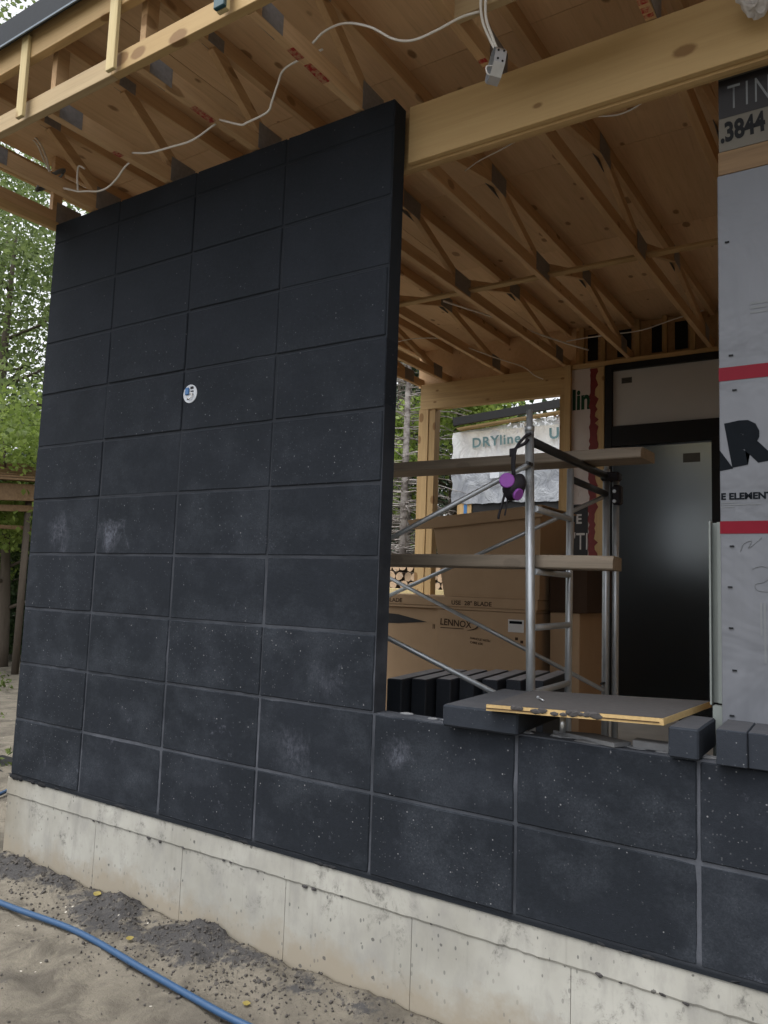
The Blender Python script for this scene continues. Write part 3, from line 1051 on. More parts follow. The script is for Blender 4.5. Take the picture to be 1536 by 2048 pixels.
sheet("white_print", (1.715, D + 0.0036, 1.485), (1.842, 0, 1.496), 0.001, "ink_white", rear)
text("lettering", "8", 0.16, "ink_black", rear, (1.745, D + 0.0024, 1.358), bold=0.006, xs=0.8)

door = thing("entry_door", "black framed entry door with filmed transom at back of porch", "door", (2.55, D, 0.03))
box("jamb", (2.012, D - 0.02, 0.03), (2.082, D + 0.10, 3.40), "black_frame", door, 0.003)
box("jamb", (2.985, D - 0.02, 0.03), (3.30, D + 0.10, 2.60), "black_frame", door, 0.003)
box("head", (2.083, D - 0.02, 3.338), (3.30, D + 0.10, 3.402), "black_frame", door, 0.003)
box("transom_bar", (2.083, D - 0.018, 2.578), (3.30, D + 0.10, 2.778), "black_frame", door, 0.003)
box("transom_pane", (2.083, D + 0.02, 2.779), (3.30, D + 0.03, 3.337), "film_glass", door)
box("door_pane", (2.083, D + 0.012, 0.10), (2.984, D + 0.03, 2.577), "frosted_glass", door)
box("door_sill", (2.083, D - 0.01, 0.03), (2.984, D + 0.06, 0.10), "black_frame", door)
sheet("sticker", (2.165, D + 0.0165, 3.205), (2.265, 0, 3.262), 0.003, "label_grey", door)
sheet("sticker", (2.735, D + 0.0085, 2.385), (2.885, 0, 2.47), 0.003, "label_grey", door)
for i in range(3):
    sheet("sticker_line", (2.170, D + 0.0150, 3.215 + i * 0.014), (2.255, 0, 3.220 + i * 0.014), 0.001, "ink_black", door)

# ------------------------------------------------------------------ WRAPPED HOUSE WALL right of the opening
hw = thing("wrapped_wall", "white wrapped house wall with red tape bands right of the opening", "wall", (4.6, 0.25, 0.03))
box("wrap_sheet", (3.703, 0.20, 0.03), (6.4, 0.32, 2.655), "house_wrap", hw, 0.003)
box("wall_plate", (3.706, 0.203, 2.657), (6.4, 0.32, 2.745), "barn_board", hw, 0.002)
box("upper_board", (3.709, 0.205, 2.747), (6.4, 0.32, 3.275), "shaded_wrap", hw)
yf = 0.1985
sheet("red_band", (3.702, yf, 1.896), (6.4, 0, 1.944), 0.0012, "tape_red", hw)
sheet("red_band", (3.702, yf, 1.360), (6.4, 0, 1.403), 0.0012, "tape_red", hw)
clip(text("lettering", "A", 0.185, "ink_navy", hw, (3.600, yf, 1.578), (R(90), R(-9), 0), bold=0.016, xs=0.98), (3.7035, 0, 0), (1, 0, 0))
for k, ch_ in enumerate("RRIER"):
    text("lettering", ch_, 0.185, "ink_navy", hw, (3.742 + k * 0.165, yf, 1.604 + k * 0.026), (R(90), R(-9), 0), bold=0.016, xs=0.98)
text("lettering", "E ELEMENTS", 0.031, "ink_navy", hw, (3.7055, yf, 1.478), bold=0.0012, xs=1.05)
for i, L in enumerate((0.05, 0.125, 0.04)):
    sheet("fine_print", (3.706, yf, 1.466 - i * 0.008), (3.706 + L, 0, 1.4685 - i * 0.008), 0.0008, "ink_grey", hw)
for i in range(3):
    sheet("fine_print", (3.805, yf, 2.125 + i * 0.016), (3.98, 0, 2.134 + i * 0.016), 0.0008, "ink_grey", hw)
for xx, z0, z1 in ((3.823, 1.02, 1.13), (3.834, 0.93, 1.13)):
    sheet("fine_print", (xx, yf, z0), (xx + 0.006, 0, z1), 0.0008, "ink_grey", hw)
rng = random.Random(8)
for zz in (2.40, 1.985, 1.86, 1.317, 1.178, 1.040, 0.900, 0.75):
    xx = 3.737 + rng.uniform(-0.006, 0.006) + (0.02 if zz == 1.86 else 0)
    box("staple", (xx - 0.007, yf - 0.003, zz - 0.0025), (xx + 0.007, yf + 0.001, zz + 0.0025), "ink_black", hw)
# pen scribbles
tube("pen_mark", smooth_path([(3.765, yf, 1.30), (3.775, yf, 1.325), (3.80, yf, 1.335), (3.79, yf, 1.31), (3.83, yf, 1.345)], 4), 0.0009, "ink_grey", hw, 4)
tube("pen_mark", smooth_path([(3.80, yf, 1.24), (3.83, yf, 1.25), (3.86, yf, 1.235), (3.84, yf, 1.20), (3.81, yf, 1.19), (3.815, yf, 1.17), (3.85, yf, 1.165)], 4), 0.0009, "ink_grey", hw, 4)
# print on the upper board
sheet("black_print", (3.7095, 0.2036, 2.873), (6.4, 0, 3.02), 0.001, "film_black", hw)
text("lettering", "TIN", 0.135, "ink_grey", hw, (3.738, 0.2026, 2.900), bold=-0.001, xs=0.55, spacing=1.3)
text("lettering", ".3844", 0.100, "ink_black", hw, (3.715, 0.2036, 2.782), (R(90), R(-3), 0), bold=0.004, xs=0.66)
# white corner channel standing free at the edge of the opening
ch = thing("corner_channel", "narrow white metal channel standing at edge of the wrapped wall", "trim channel", (3.67, 0.30, 0.03))
box("web", (3.650, 0.335, 0.77), (3.672, 0.345, 1.41), "pvc_white", ch, 0.001)
box("flange", (3.6495, 0.300, 0.765), (3.656, 0.334, 1.413), "pvc_white", ch, 0.001)
box("flange", (3.673, 0.322, 0.77), (3.7015, 0.334, 1.412), "pvc_white", ch, 0.001)
box("foot", (3.660, 0.29, 0.03), (3.700, 0.33, 0.764), "pvc_white", ch)

# ------------------------------------------------------------------ SCAFFOLD
sc_ = thing("scaffold", "galvanized tube scaffold standing on the porch slab behind the sill", "scaffold", (1.8, 1.35, 0.03))
XN, YN, YI, YF = 2.807, 0.75, 1.29, 1.965
FX = 0.72


def up_leg(nm, x, y, z0, z1, r=0.0215, lean=0.0):
    return tube(nm, [(x + lean, y, z0), (x, y, z1)], r, "galvanized", sc_, 14)


up_leg("upright", XN - 0.022, YN, 0.03, 1.90, lean=0.040)
up_leg("upright", XN, YF, 0.03, 1.90)
up_leg("upright", XN + 0.052, YF + 0.02, 0.03, 1.84, 0.020)
up_leg("inner_post", XN, YI, 0.03, 1.80, 0.0185)
tube("coupling_pin", [(XN - 0.022, YN, 1.90), (XN - 0.022, YN, 1.925), (XN - 0.0225, YN, 1.926), (XN - 0.023, YN, 2.005)], [0.0235, 0.0235, 0.016, 0.0145], "galvanized", sc_, 12)
tube("coupling_pin", [(XN, YF, 1.90), (XN, YF, 1.97)], 0.015, "galvanized", sc_, 12)
tube("top_bar", [(XN - 0.02, YN + 0.02, 1.857), (XN, YF - 0.02, 1.857)], 0.0225, "black_steel", sc_, 12)
tube("lower_bar", [(XN, YI + 0.016, 1.747), (XN, YF - 0.02, 1.747)], 0.019, "black_steel", sc_, 12)
for zz in (0.37, 0.672, 0.972, 1.233, 1.53):
    tube("rung", [(XN + 0.006, YN + 0.018, zz), (XN, YI - 0.014, zz)], 0.016, "galvanized", sc_, 10)
up_leg("upright", FX, YN, 0.03, 1.90)
up_leg("upright", FX, YF, 0.03, 1.90)
up_leg("inner_post", FX, YI, 0.03, 1.80, 0.0185)
tube("top_bar", [(FX, YN + 0.02, 1.857), (FX, YF - 0.02, 1.857)], 0.0225, "black_steel", sc_, 12)
for zz in (0.37, 0.672, 0.972, 1.233, 1.53):
    tube("rung", [(FX, YN + 0.018, zz), (FX, YI - 0.014, zz)], 0.016, "galvanized", sc_, 10)


def brace(a, b, r=0.0135):
    tube("cross_brace", [a, b], r, "galvanized", sc_, 8)


brace((XN - 0.012, YN - 0.028, 1.737), (FX, YN - 0.028, 0.785))
brace((XN + 0.005, YN - 0.055, 0.608), (FX, YN - 0.055, 1.36))
brace((XN - 0.01, YF - 0.028, 1.728), (FX, YF - 0.028, 0.83))
brace((XN + 0.01, YF - 0.055, 0.575), (FX, YF - 0.055, 1.44))
for zz in (1.737, 0.615):
    tube("brace_stud", [(XN, YN - 0.018, zz), (XN, YN - 0.08, zz)], 0.008, "black_steel", sc_, 8)
    tube("brace_stud", [(XN, YF - 0.018, zz), (XN, YF - 0.08, zz)], 0.008, "black_steel", sc_, 8)
# black strap bundle at the far post
box("lock_clamp", (XN - 0.03, YF - 0.035, 1.825), (XN + 0.085, YF + 0.045, 1.88), "rubber_dark", sc_, 0.012)
box("lock_clamp", (XN + 0.036, YF - 0.02, 1.68), (XN + 0.092, YF + 0.045, 1.80), "rubber_dark", sc_, 0.012)
for zz in (1.70, 1.76):
    tube("lock_pin", [(XN + 0.055, YF - 0.03, zz), (XN + 0.055, YF - 0.012, zz)], 0.011, "bright_steel", sc_, 8)
box("base_plate", (XN - 0.06, YN - 0.06, 0.03), (XN + 0.10, YN + 0.06, 0.036), "black_steel", sc_)


def plank(name, label, lo, hi, tilt=0.0, skew=0.0):
    bm = bmesh.new()
    n_ = 24
    rows = []
    for i in range(n_ + 1):
        f = i / n_
        x = lo[0] + (hi[0] - lo[0]) * f
        wob = 0.0025 * noise.noise(Vector((x * 3, lo[2], 1)))
        dz = tilt * f
        cut = 0.02 if (i == n_) else 0.0
        c_ = 0.006
        prof = ((lo[1], lo[2] + c_), (lo[1], hi[2] - c_ - cut), (lo[1] + c_ + cut, hi[2]), (hi[1] - c_, hi[2]), (hi[1], hi[2] - c_), (hi[1], lo[2] + c_), (hi[1] - c_, lo[2]), (lo[1] + c_, lo[2]))
        rows.append([bm.verts.new((x - skew * (y - lo[1]), y + wob, z + dz + wob)) for y, z in prof])
    for a, b in zip(rows, rows[1:]):
        for k in range(8):
            bm.faces.new((a[k], b[k], b[(k + 1) % 8], a[(k + 1) % 8]))
    bm.faces.new(rows[0])
    bm.faces.new(rows[-1][::-1])
    o = from_bm(name, bm, "weathered_plank")
    tag(o, label, "plank", "planks laid on the scaffold")
    return o


plank("scaffold_plank", "weathered plank lying across the scaffold rungs below shoulder height", (0.45, 0.80, 1.2505), (3.170, 1.04, 1.3135), 0.0, 0.10)
plank("scaffold_plank", "topmost weathered plank resting on the black scaffold bars", (0.40, 1.49, 1.882), (3.125, 1.73, 1.942), -0.004, -0.08)

# ------------------------------------------------------------------ RESPIRATOR hanging at the scaffold corner
rp = thing("respirator", "black half mask respirator with two purple filters hanging on scaffold", "respirator", (2.735, 0.68, 1.62))
bm = bmesh.new()
bmesh.ops.create_icosphere(bm, subdivisions=3, radius=1, matrix=Matrix.Translation((2.742, 0.685, 1.625)) @ Matrix.Rotation(R(35), 4, 'Y') @ Matrix.Diagonal((0.052, 0.045, 0.068, 1)))
for v in bm.verts:
    v.co += 0.010 * noise.noise_vector(v.co * 18)
from_bm("facepiece", bm, "rubber_dark", rp, True)


def disc(c_, nrm, r, h, mat_f):
    nrm = Vector(nrm).normalized()
    c_ = Vector(c_)
    bm = bmesh.new()
    add_tube(bm, [c_, c_ + nrm * h * 0.8, c_ + nrm * h], [r, r, r * 0.88], 22)
    o = from_bm("filter", bm, mat_f, rp)
    bm = bmesh.new()
    add_tube(bm, [c_ - nrm * 0.016, c_ - nrm * 0.0005], [r * 0.8, r * 1.03], 22)
    from_bm("filter_holder", bm, "rubber_dark", o)


disc((2.722, 0.640, 1.650), (0.30, -0.93, 0.12), 0.036, 0.014, "filter_purple")
disc((2.768, 0.655, 1.588), (0.95, -0.35, -0.45), 0.029, 0.012, "filter_purple")
tube("strap", smooth_path([(2.730, 0.70, 1.67), (2.722, 0.70, 1.75), (2.735, 0.70, 1.81), (2.772, 0.722, 1.838), (2.79, 0.722, 1.86)]), [0.008] * 25, "rubber_dark", rp, 6)
tube("strap", smooth_path([(2.735, 0.69, 1.68), (2.735, 0.69, 1.76), (2.742, 0.70, 1.82), (2.775, 0.718, 1.87), (2.805, 0.722, 1.885)]), [0.007] * 25, "rubber_dark", rp, 6)
tube("strap", smooth_path([(2.70, 0.68, 1.63), (2.690, 0.675, 1.57), (2.672, 0.67, 1.50), (2.668, 0.67, 1.475)]), [0.006] * 19, "rubber_dark", rp, 6)
tube("strap", smooth_path([(2.712, 0.68, 1.60), (2.705, 0.675, 1.53), (2.70, 0.67, 1.49)]), [0.004] * 13, "rubber_dark", rp, 6)
box("buckle", (2.705, 0.695, 1.775), (2.738, 0.707, 1.815), "rubber_dark", rp, 0.004)

# ------------------------------------------------------------------ BOXES in the porch
def lid_box(t, lo, hi, mat="cardboard", bev=0.004, nm="carton_body"):
    return box(nm, lo, hi, mat, t, bev)


lb = thing("lower_carton", "big printed cardboard carton standing on slab behind black blocks", "carton", (1.75, 3.0, 0.03))
lid_box(lb, (1.376, 2.5, 0.03), (2.165, 3.30, 0.985))
text("lettering", "LENNOX", 0.068, "ink_brown", lb, (1.400, 2.498, 0.868), (R(90), R(3), 0), bold=0.0012, xs=0.95)
bm = bmesh.new()
pts = [(1.60 + 0.115 * math.cos(a_), 2.4975, 0.872 + 0.036 * math.sin(a_)) for a_ in [R(-75 + i * 14) for i in range(11)]]
add_tube(bm, pts, [0.0015 + 0.0035 * math.sin(math.pi * i / 10) for i in range(11)], 6)
from_bm("swoosh_print", bm, "ink_brown", lb)
sheet("fine_print", (1.405, 2.4985, 0.842), (1.60, 0, 0.848), 0.001, "ink_brown", lb)
text("lettering", "FURNITURE", 0.026, "ink_brown", lb, (1.655, 2.4985, 0.772), (R(90), R(6), 0), bold=0.0004) if False else None
text("lettering", "HANDLE WITH", 0.024, "ink_brown", lb, (1.655, 2.4985, 0.775), (R(90), R(5), 0), bold=0.0004)
text("lettering", "CARE 65K", 0.024, "ink_brown", lb, (1.655, 2.4985, 0.745), (R(90), R(5), 0), bold=0.0004)
sheet("shipping_label", (1.955, 2.4982, 0.845), (2.075, 0, 0.935), 0.0015, "paper", lb)
sheet("label_print", (1.965, 2.4965, 0.905), (2.062, 0, 0.925), 0.0012, "ink_navy", lb)
for i, (dx, dz) in enumerate(((0.02, -0.03), (0.06, -0.05), (0.03, -0.075), (0.07, -0.09))):
    sheet("care_symbol", (1.99 + dx, 2.4985, 0.82 + dz), (2.012 + dx, 0, 0.84 + dz), 0.001, "ink_brown", lb)
lb2 = thing("open_carton", "shaded cardboard carton with torn gap painted dark beside the printed carton", "carton", (1.1, 2.9, 0.03))
lid_box(lb2, (0.62, 2.52, 0.03), (1.372, 3.25, 0.985))
bm = bmesh.new()
bm.faces.new([bm.verts.new(q) for q in ((0.80, 2.5175, 0.935), (1.02, 2.5175, 0.925), (1.28, 2.5175, 0.878), (1.02, 2.5175, 0.855), (0.80, 2.5175, 0.850))])
from_bm("gap_shade", bm, "film_black", lb2)  # flat black face painted as the shade inside the tear
text("lettering", "II", 0.05, "ink_brown", lb2, (1.325, 2.5185, 0.83), bold=0.0006)
flat = thing("flat_carton", "long flat cardboard carton lying across the two lower cartons", "carton", (1.5, 2.9, 0.985))
lid_box(flat, (0.60, 2.485, 1.008), (2.18, 3.32, 1.082))
lid_box(flat, (0.61, 2.492, 0.9865), (2.17, 3.31, 1.0075), bev=0.002, nm="carton_tray")
text("lettering", "USE  28\" BLADE", 0.044, "ink_brown", flat, (1.50, 2.4835, 1.022), bold=0.0008, xs=1.1)
text("lettering", "BLADE", 0.044, "ink_brown", flat, (0.925, 2.4835, 1.022), bold=0.0008, xs=1.1)

tall = thing("tall_carton", "tapering brown carton with a hanging flap on top of the flat carton", "carton", (1.8, 2.9, 1.083))
bm = bmesh.new()
v = [bm.verts.new(q) for q in ((1.43, 2.50, 1.0835), (2.185, 2.50, 1.0835), (2.185, 3.20, 1.0835), (1.43, 3.20, 1.0835), (1.335, 2.47, 1.62), (2.20, 2.47, 1.70), (2.20, 3.22, 1.70), (1.335, 3.22, 1.64))]
for q in ((3, 2, 1, 0), (0, 1, 5, 4), (1, 2, 6, 5), (2, 3, 7, 6), (3, 0, 4, 7)):
    bm.faces.new([v[i] for i in q])
from_bm("carton_body", bm, "cardboard", tall)
bm = bmesh.new()
v = [bm.verts.new(q) for q in ((1.12, 2.44, 1.655), (2.22, 2.43, 1.745), (2.22, 2.45, 1.67), (1.72, 2.45, 1.63), (1.34, 2.455, 1.595), (1.16, 2.45, 1.590))]
f = bm.faces.new(v)
r_ = bmesh.ops.extrude_face_region(bm, geom=[f])
bmesh.ops.translate(bm, vec=(0, 0.012, 0), verts=[x for x in r_["geom"] if isinstance(x, bmesh.types.BMVert)])
from_bm("flap", bm, "cardboard", tall)
bm = bmesh.new()
v = [bm.verts.new(q) for q in ((1.12, 2.441, 1.656), (2.22, 2.431, 1.746), (2.22, 3.22, 1.752), (1.12, 3.22, 1.66))]
f = bm.faces.new(v)
r_ = bmesh.ops.extrude_face_region(bm, geom=[f])
bmesh.ops.translate(bm, vec=(0, 0, 0.006), verts=[x for x in r_["geom"] if isinstance(x, bmesh.types.BMVert)])
from_bm("top_flap", bm, "cardboard", tall)
sheet("shipping_label", (2.14, 2.4945, 1.20), (2.182, 0, 1.275), 0.001, "paper", tall)
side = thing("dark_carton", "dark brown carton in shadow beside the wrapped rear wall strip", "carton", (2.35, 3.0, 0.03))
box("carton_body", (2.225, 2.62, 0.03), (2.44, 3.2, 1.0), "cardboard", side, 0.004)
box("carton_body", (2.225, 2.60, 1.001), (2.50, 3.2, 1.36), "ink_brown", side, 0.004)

# ------------------------------------------------------------------ STACK OF BLOCKS inside
bm = bmesh.new()
add_box(bm, (0, 0, 0), (0.082, 0.61, 0.30), 0.005)
bmesh.ops.recalc_face_normals(bm, faces=bm.faces)
stk_me = bpy.data.meshes.new("stacked_block")
bm.to_mesh(stk_me)
bm.free()
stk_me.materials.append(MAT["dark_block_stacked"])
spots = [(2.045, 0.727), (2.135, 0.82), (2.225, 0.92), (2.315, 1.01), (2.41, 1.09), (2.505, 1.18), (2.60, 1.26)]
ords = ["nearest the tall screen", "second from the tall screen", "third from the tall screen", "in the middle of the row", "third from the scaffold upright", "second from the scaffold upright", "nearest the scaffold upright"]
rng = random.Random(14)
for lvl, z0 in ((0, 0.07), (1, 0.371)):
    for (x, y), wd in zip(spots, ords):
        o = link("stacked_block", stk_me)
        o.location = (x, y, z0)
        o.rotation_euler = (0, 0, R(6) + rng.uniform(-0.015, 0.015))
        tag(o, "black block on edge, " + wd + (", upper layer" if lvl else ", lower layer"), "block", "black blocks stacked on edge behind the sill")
pal = thing("pallet", "low wooden pallet under the stacked black blocks", "pallet", (2.3, 1.3, 0.03))
for i in range(5):
    box("slat", (1.90, 0.78 + i * 0.24, 0.055), (2.75, 0.90 + i * 0.24, 0.069), "weathered_plank", pal)
for xx in (1.92, 2.30, 2.69):
    box("runner", (xx, 0.78, 0.0305), (xx + 0.05, 1.86, 0.0545), "weathered_plank", pal)

# ------------------------------------------------------------------ THINGS ON THE SILL
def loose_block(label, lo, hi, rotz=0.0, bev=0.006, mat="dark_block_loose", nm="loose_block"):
    c_ = Vector(((lo[0] + hi[0]) / 2, (lo[1] + hi[1]) / 2, 0))
    m = Matrix.Translation(c_) @ Matrix.Rotation(rotz, 4, 'Z') @ Matrix.Translation(-c_)
    bm = bmesh.new()
    add_box(bm, lo, hi, bev)
    bmesh.ops.transform(bm, matrix=m, verts=bm.verts)
    bmesh.ops.subdivide_edges(bm, edges=[e for e in bm.edges if e.calc_length() > 0.15], cuts=6, use_grid_fill=True)
    for v in bm.verts:
        v.co += noise.noise_vector(v.co * 25) * 0.0012
    o = from_bm(nm, bm, mat)
    tag(o, label, "block", "loose black blocks lying on the low wall")
    return o


SZ = 2 * PZ + 0.004
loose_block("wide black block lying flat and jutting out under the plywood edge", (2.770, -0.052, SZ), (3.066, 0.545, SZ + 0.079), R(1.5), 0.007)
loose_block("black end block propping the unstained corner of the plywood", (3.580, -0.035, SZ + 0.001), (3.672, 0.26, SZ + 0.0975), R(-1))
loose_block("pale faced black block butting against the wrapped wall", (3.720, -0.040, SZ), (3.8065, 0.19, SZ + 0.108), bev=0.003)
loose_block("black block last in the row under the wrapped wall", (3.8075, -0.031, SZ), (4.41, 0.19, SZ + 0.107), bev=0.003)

pb = thing("plywood_board", "mortar stained plywood board laid over the loose blocks on the sill", "board", (3.28, 0.2, 0.72))
bz0, bz1 = SZ + 0.0815, SZ + 0.103


def board_z(x):
    return (x - 2.95) / 0.65 * 0.018


corners = [(2.972, -0.092), (3.566, -0.045), (3.622, 0.505), (2.955, 0.40)]
bm = bmesh.new()
lo_, hi_ = [], []
nedge = 14
for (a, b) in zip(corners, corners[1:] + corners[:1]):
    for k in range(nedge):
        f = k / nedge
        x, y = a[0] + (b[0] - a[0]) * f, a[1] + (b[1] - a[1]) * f
        j = 0.0022 * noise.noise(Vector((x * 40, y * 40, 0)))
        lo_.append(bm.verts.new((x + j, y + j, bz0 + board_z(x))))
        hi_.append(bm.verts.new((x - j * 0.5, y - j * 0.5, bz1 + board_z(x))))
for i in range(len(lo_)):
    k = (i + 1) % len(lo_)
    bm.faces.new((lo_[i], lo_[k], hi_[k], hi_[i]))
bm.faces.new(lo_[::-1])
bm.faces.new(hi_)
from_bm("board_core", bm, "edge_ply", pb)
bm = bmesh.new()
top = [bm.verts.new((3.28 + (v[0] - 3.28) * 0.995, 0.2 + (v[1] - 0.2) * 0.99, bz1 + board_z(v[0]) + 0.0012)) for v in corners]
bm.faces.new(top)
from_bm("mortar_film", bm, "mud_film", pb)
# glue line of the edge and mortar smears over it
for (fa, fb, dz, hh) in ((0.0, 0.28, 0.009, 0.003), (0.63, 0.98, 0.009, 0.003)):
    xa, ya = corners[0][0] + (corners[1][0] - corners[0][0]) * fa, corners[0][1] + (corners[1][1] - corners[0][1]) * fa
    xb, yb2 = corners[0][0] + (corners[1][0] - corners[0][0]) * fb, corners[0][1] + (corners[1][1] - corners[0][1]) * fb
    bar("glue_line", (xa, ya - 0.002, bz0 + dz + board_z(xa)), (xb, yb2 - 0.002, bz0 + dz + board_z(xb)), 0.002, hh, "ink_brown", pb, bev=0)
bm = bmesh.new()
rng = random.Random(2)
for i in range(22):
    f = rng.uniform(0.40, 0.66) if i < 16 else rng.choice((0.17, 0.2, 0.24, 0.3, 0.34))
    x, y = corners[0][0] + (corners[1][0] - corners[0][0]) * f, corners[0][1] + (corners[1][1] - corners[0][1]) * f
    r_ = bmesh.ops.create_icosphere(bm, subdivisions=1, radius=1, matrix=Matrix.Translation((x, y, bz0 + 0.011 + board_z(x) + rng.uniform(-0.003, 0.007))) @ Matrix.Diagonal((rng.uniform(0.012, 0.024), 0.0055, rng.uniform(0.007, 0.011), 1)))
tag(from_bm("mortar_smear", bm, "mud_film", pb), kind="stuff")

nb = bz1 + 0.0105
pn = thing("steel_pin", "thin steel pin lying on the stained plywood board", "pin", (3.09, 0.1, nb))
tube("shank", [(3.075, 0.145, nb + 0.0015), (3.122, 0.075, nb + 0.0025)], 0.0032, "bright_steel", pn, 8)
tube("head", [(3.0735, 0.1475, nb + 0.0015), (3.075, 0.145, nb + 0.0015)], 0.0055, "bright_steel", pn, 8)
tr_ = thing("trowel_sheet", "flat grey metal sheet lying on mortar under the plywood board", "metal sheet", (3.3, 0.06, SZ))
bm = bmesh.new()
v = [bm.verts.new(q) for q in ((3.16, 0.075, SZ + 0.016), (3.40, -0.006, SZ + 0.015), (3.44, 0.055, SZ + 0.016), (3.30, 0.12, SZ + 0.016))]
f = bm.faces.new(v)
r_ = bmesh.ops.extrude_face_region(bm, geom=[f])
bmesh.ops.translate(bm, vec=(0, 0, -0.014), verts=[x for x in r_["geom"] if isinstance(x, bmesh.types.BMVert)])
from_bm("blade", bm, "grey_sheet", tr_)
bm = bmesh.new()
add_box(bm, (3.45, 0.03, SZ + 0.001), (3.575, 0.085, SZ + 0.028), 0.003)
from_bm("handle", bm, "grey_sheet", tr_)
bo = tube("steel_sleeve", [(3.205, 0.045, SZ + 0.0165), (3.205, 0.045, SZ + 0.074)], 0.0105, "bright_steel", None, 16)
tag(bo, "small bright steel sleeve upright between metal sheet and plywood", "sleeve")

# ------------------------------------------------------------------ ELECTRICAL BOX AND CABLES
eb = thing("hanging_outlet_box", "octagonal steel box dangling from two white cables below the roof", "electrical box", (3.02, -0.25, 3.05))
axis = Vector((-0.72, -0.62, 0.12)).normalized()
c0 = Vector((3.030, -0.255, 3.033))
bm = bmesh.new()
up_ = Vector((0, 0, 1))
sx_ = axis.cross(up_).normalized()
uu = sx_.cross(axis)
A_, B_ = [], []
for k in range(8):
    a_ = R(22.5 + 45 * k)
    off = (sx_ * math.cos(a_) + uu * math.sin(a_)) * 0.062
    A_.append(bm.verts.new(c0 - axis * 0.021 + off))
    B_.append(bm.verts.new(c0 + axis * 0.021 + off))
for k in range(8):
    bm.faces.new((A_[k], A_[(k + 1) % 8], B_[(k + 1) % 8], B_[k]))
bm.faces.new(A_[::-1])
from_bm("box_shell", bm, "bright_steel", eb)
for k, (du, dv) in enumerate(((0.010, 0.020), (-0.010, 0.022), (0.008, -0.012), (-0.010, -0.018))):
    # knock-outs on the flat that faces the camera
    nrm = (sx_ * -1.0) if sx_.dot(Vector((4.1, -2.6, 1.1)) - c0) < 0 else sx_
    pc = c0 + nrm * 0.0578 + axis * du + uu * dv
    bm = bmesh.new()
    add_tube(bm, [pc - nrm * 0.001, pc + nrm * 0.0012], 0.0042, 8)
    from_bm("knockout", bm, "black_frame", eb)
tube("wire_end", smooth_path([c0 + axis * 0.01, c0 + axis * 0.035 + Vector((0, 0, -0.01)), c0 + axis * 0.03 + Vector((0, 0, -0.035)), c0 + axis * 0.008 + Vector((0, 0, -0.04))]), 0.003, "cable_white", eb, 6)
tube("cable", smooth_path([(3.031, -0.255, 3.092), (3.010, -0.27, 3.14), (2.992, -0.295, 3.20), (2.988, -0.305, 3.27), (3.000, -0.300, 3.33), (3.01, -0.265, 3.40)]), 0.0055, "cable_white", eb, 8)
tube("cable", smooth_path([(3.036, -0.258, 3.092), (3.022, -0.275, 3.14), (3.008, -0.300, 3.20), (3.010, -0.308, 3.27), (3.022, -0.302, 3.33), (3.03, -0.265, 3.40)]), 0.0055, "cable_white", eb, 8)


def cable(label, pts, r=0.0048, nm="electric_cable", n_=6):
    o = tube(nm, smooth_path(pts, n_), r, "cable_white", None, 7)
    tag(o, label, "cable", "white cables strung through the trusses")
    return o


def tz(y, dz):
    return zb(y) + dz


cable("white cable arching between trusses above the wall and hanging box",
      [(2.245, -0.35, 3.36), (2.30, -0.34, 3.40), (2.40, -0.34, 3.395), (2.52, -0.335, 3.335), (2.63, -0.33, 3.245), (2.72, -0.33, 3.205), (2.82, -0.33, 3.205), (2.91, -0.31, 3.235), (2.98, -0.29, 3.245)])
cable("white cable dropping steeply beside the red marked truss",
      [(1.62, -0.25, 3.285), (1.76, -0.25, 3.215), (1.80, -0.25, 3.212), (1.92, -0.25, 3.222), (1.945, -0.25, 3.262), (1.975, -0.25, 3.335), (2.02, -0.25, 3.40), (2.22, -0.25, 3.41)])
cable("short white cable crossing between the second and third trusses",
      [(1.01, -0.25, 3.30), (1.14, -0.25, 3.262), (1.30, -0.25, 3.245), (1.45, -0.25, 3.235), (1.60, -0.25, 3.27)])
cable("white cable sagging from the coil under the first truss",
      [(0.99, -0.20, 3.315), (0.895, -0.20, 3.285), (0.83, -0.20, 3.235), (0.76, -0.20, 3.206), (0.68, -0.20, 3.206), (0.58, -0.20, 3.232), (0.50, -0.20, 3.252), (0.42, -0.20, 3.285)])
coil = thing("cable_coil", "grey coil of spare cable hanging at the far roof corner", "cable coil", (0.2, -0.2, 3.45))
for j in range(3):
    pts = []
    for k in range(22):
        a_ = 2 * math.pi * k / 20 + j
        pts.append((0.14 + 0.10 * math.cos(a_) + 0.01 * j, -0.15 + 0.05 * math.sin(a_), 3.43 + 0.045 * math.sin(a_ + 0.7) + 0.008 * j))
    tube("loop", pts, 0.0055, "ink_grey", coil, 6)
tube("loop", smooth_path([(-0.35, -0.25, 3.80), (-0.15, -0.22, 3.80), (0.05, -0.2, 3.70), (0.17, -0.2, 3.55), (0.24, -0.2, 3.40), (0.30, -0.2, 3.335), (0.42, -0.2, 3.285)]), 0.006, "cable_white", coil, 7)
tube("loop", smooth_path([(-0.35, -0.23, 3.78), (-0.13, -0.21, 3.785), (0.03, -0.19, 3.69), (0.14, -0.19, 3.54), (0.22, -0.19, 3.43)]), 0.006, "cable_white", coil, 7)
tube("loop", smooth_path([(0.50, -0.2, 3.255), (0.47, -0.19, 3.35), (0.46, -0.18, 3.42), (0.50, -0.17, 3.40)]), 0.005, "cable_white", coil, 7)
cable("thin white cable sagging under the porch roof deck by the wrapped wall",
      [(2.33, 0.9, 3.42), (2.45, 0.82, 3.40), (2.60, 0.76, 3.385), (2.80, 0.70, 3.385), (2.98, 0.68, 3.37), (3.12, 0.62, 3.315), (3.25, 0.60, 3.275), (3.36, 0.58, 3.29), (3.45, 0.56, 3.34), (3.50, 0.55, 3.38)], 0.0035)
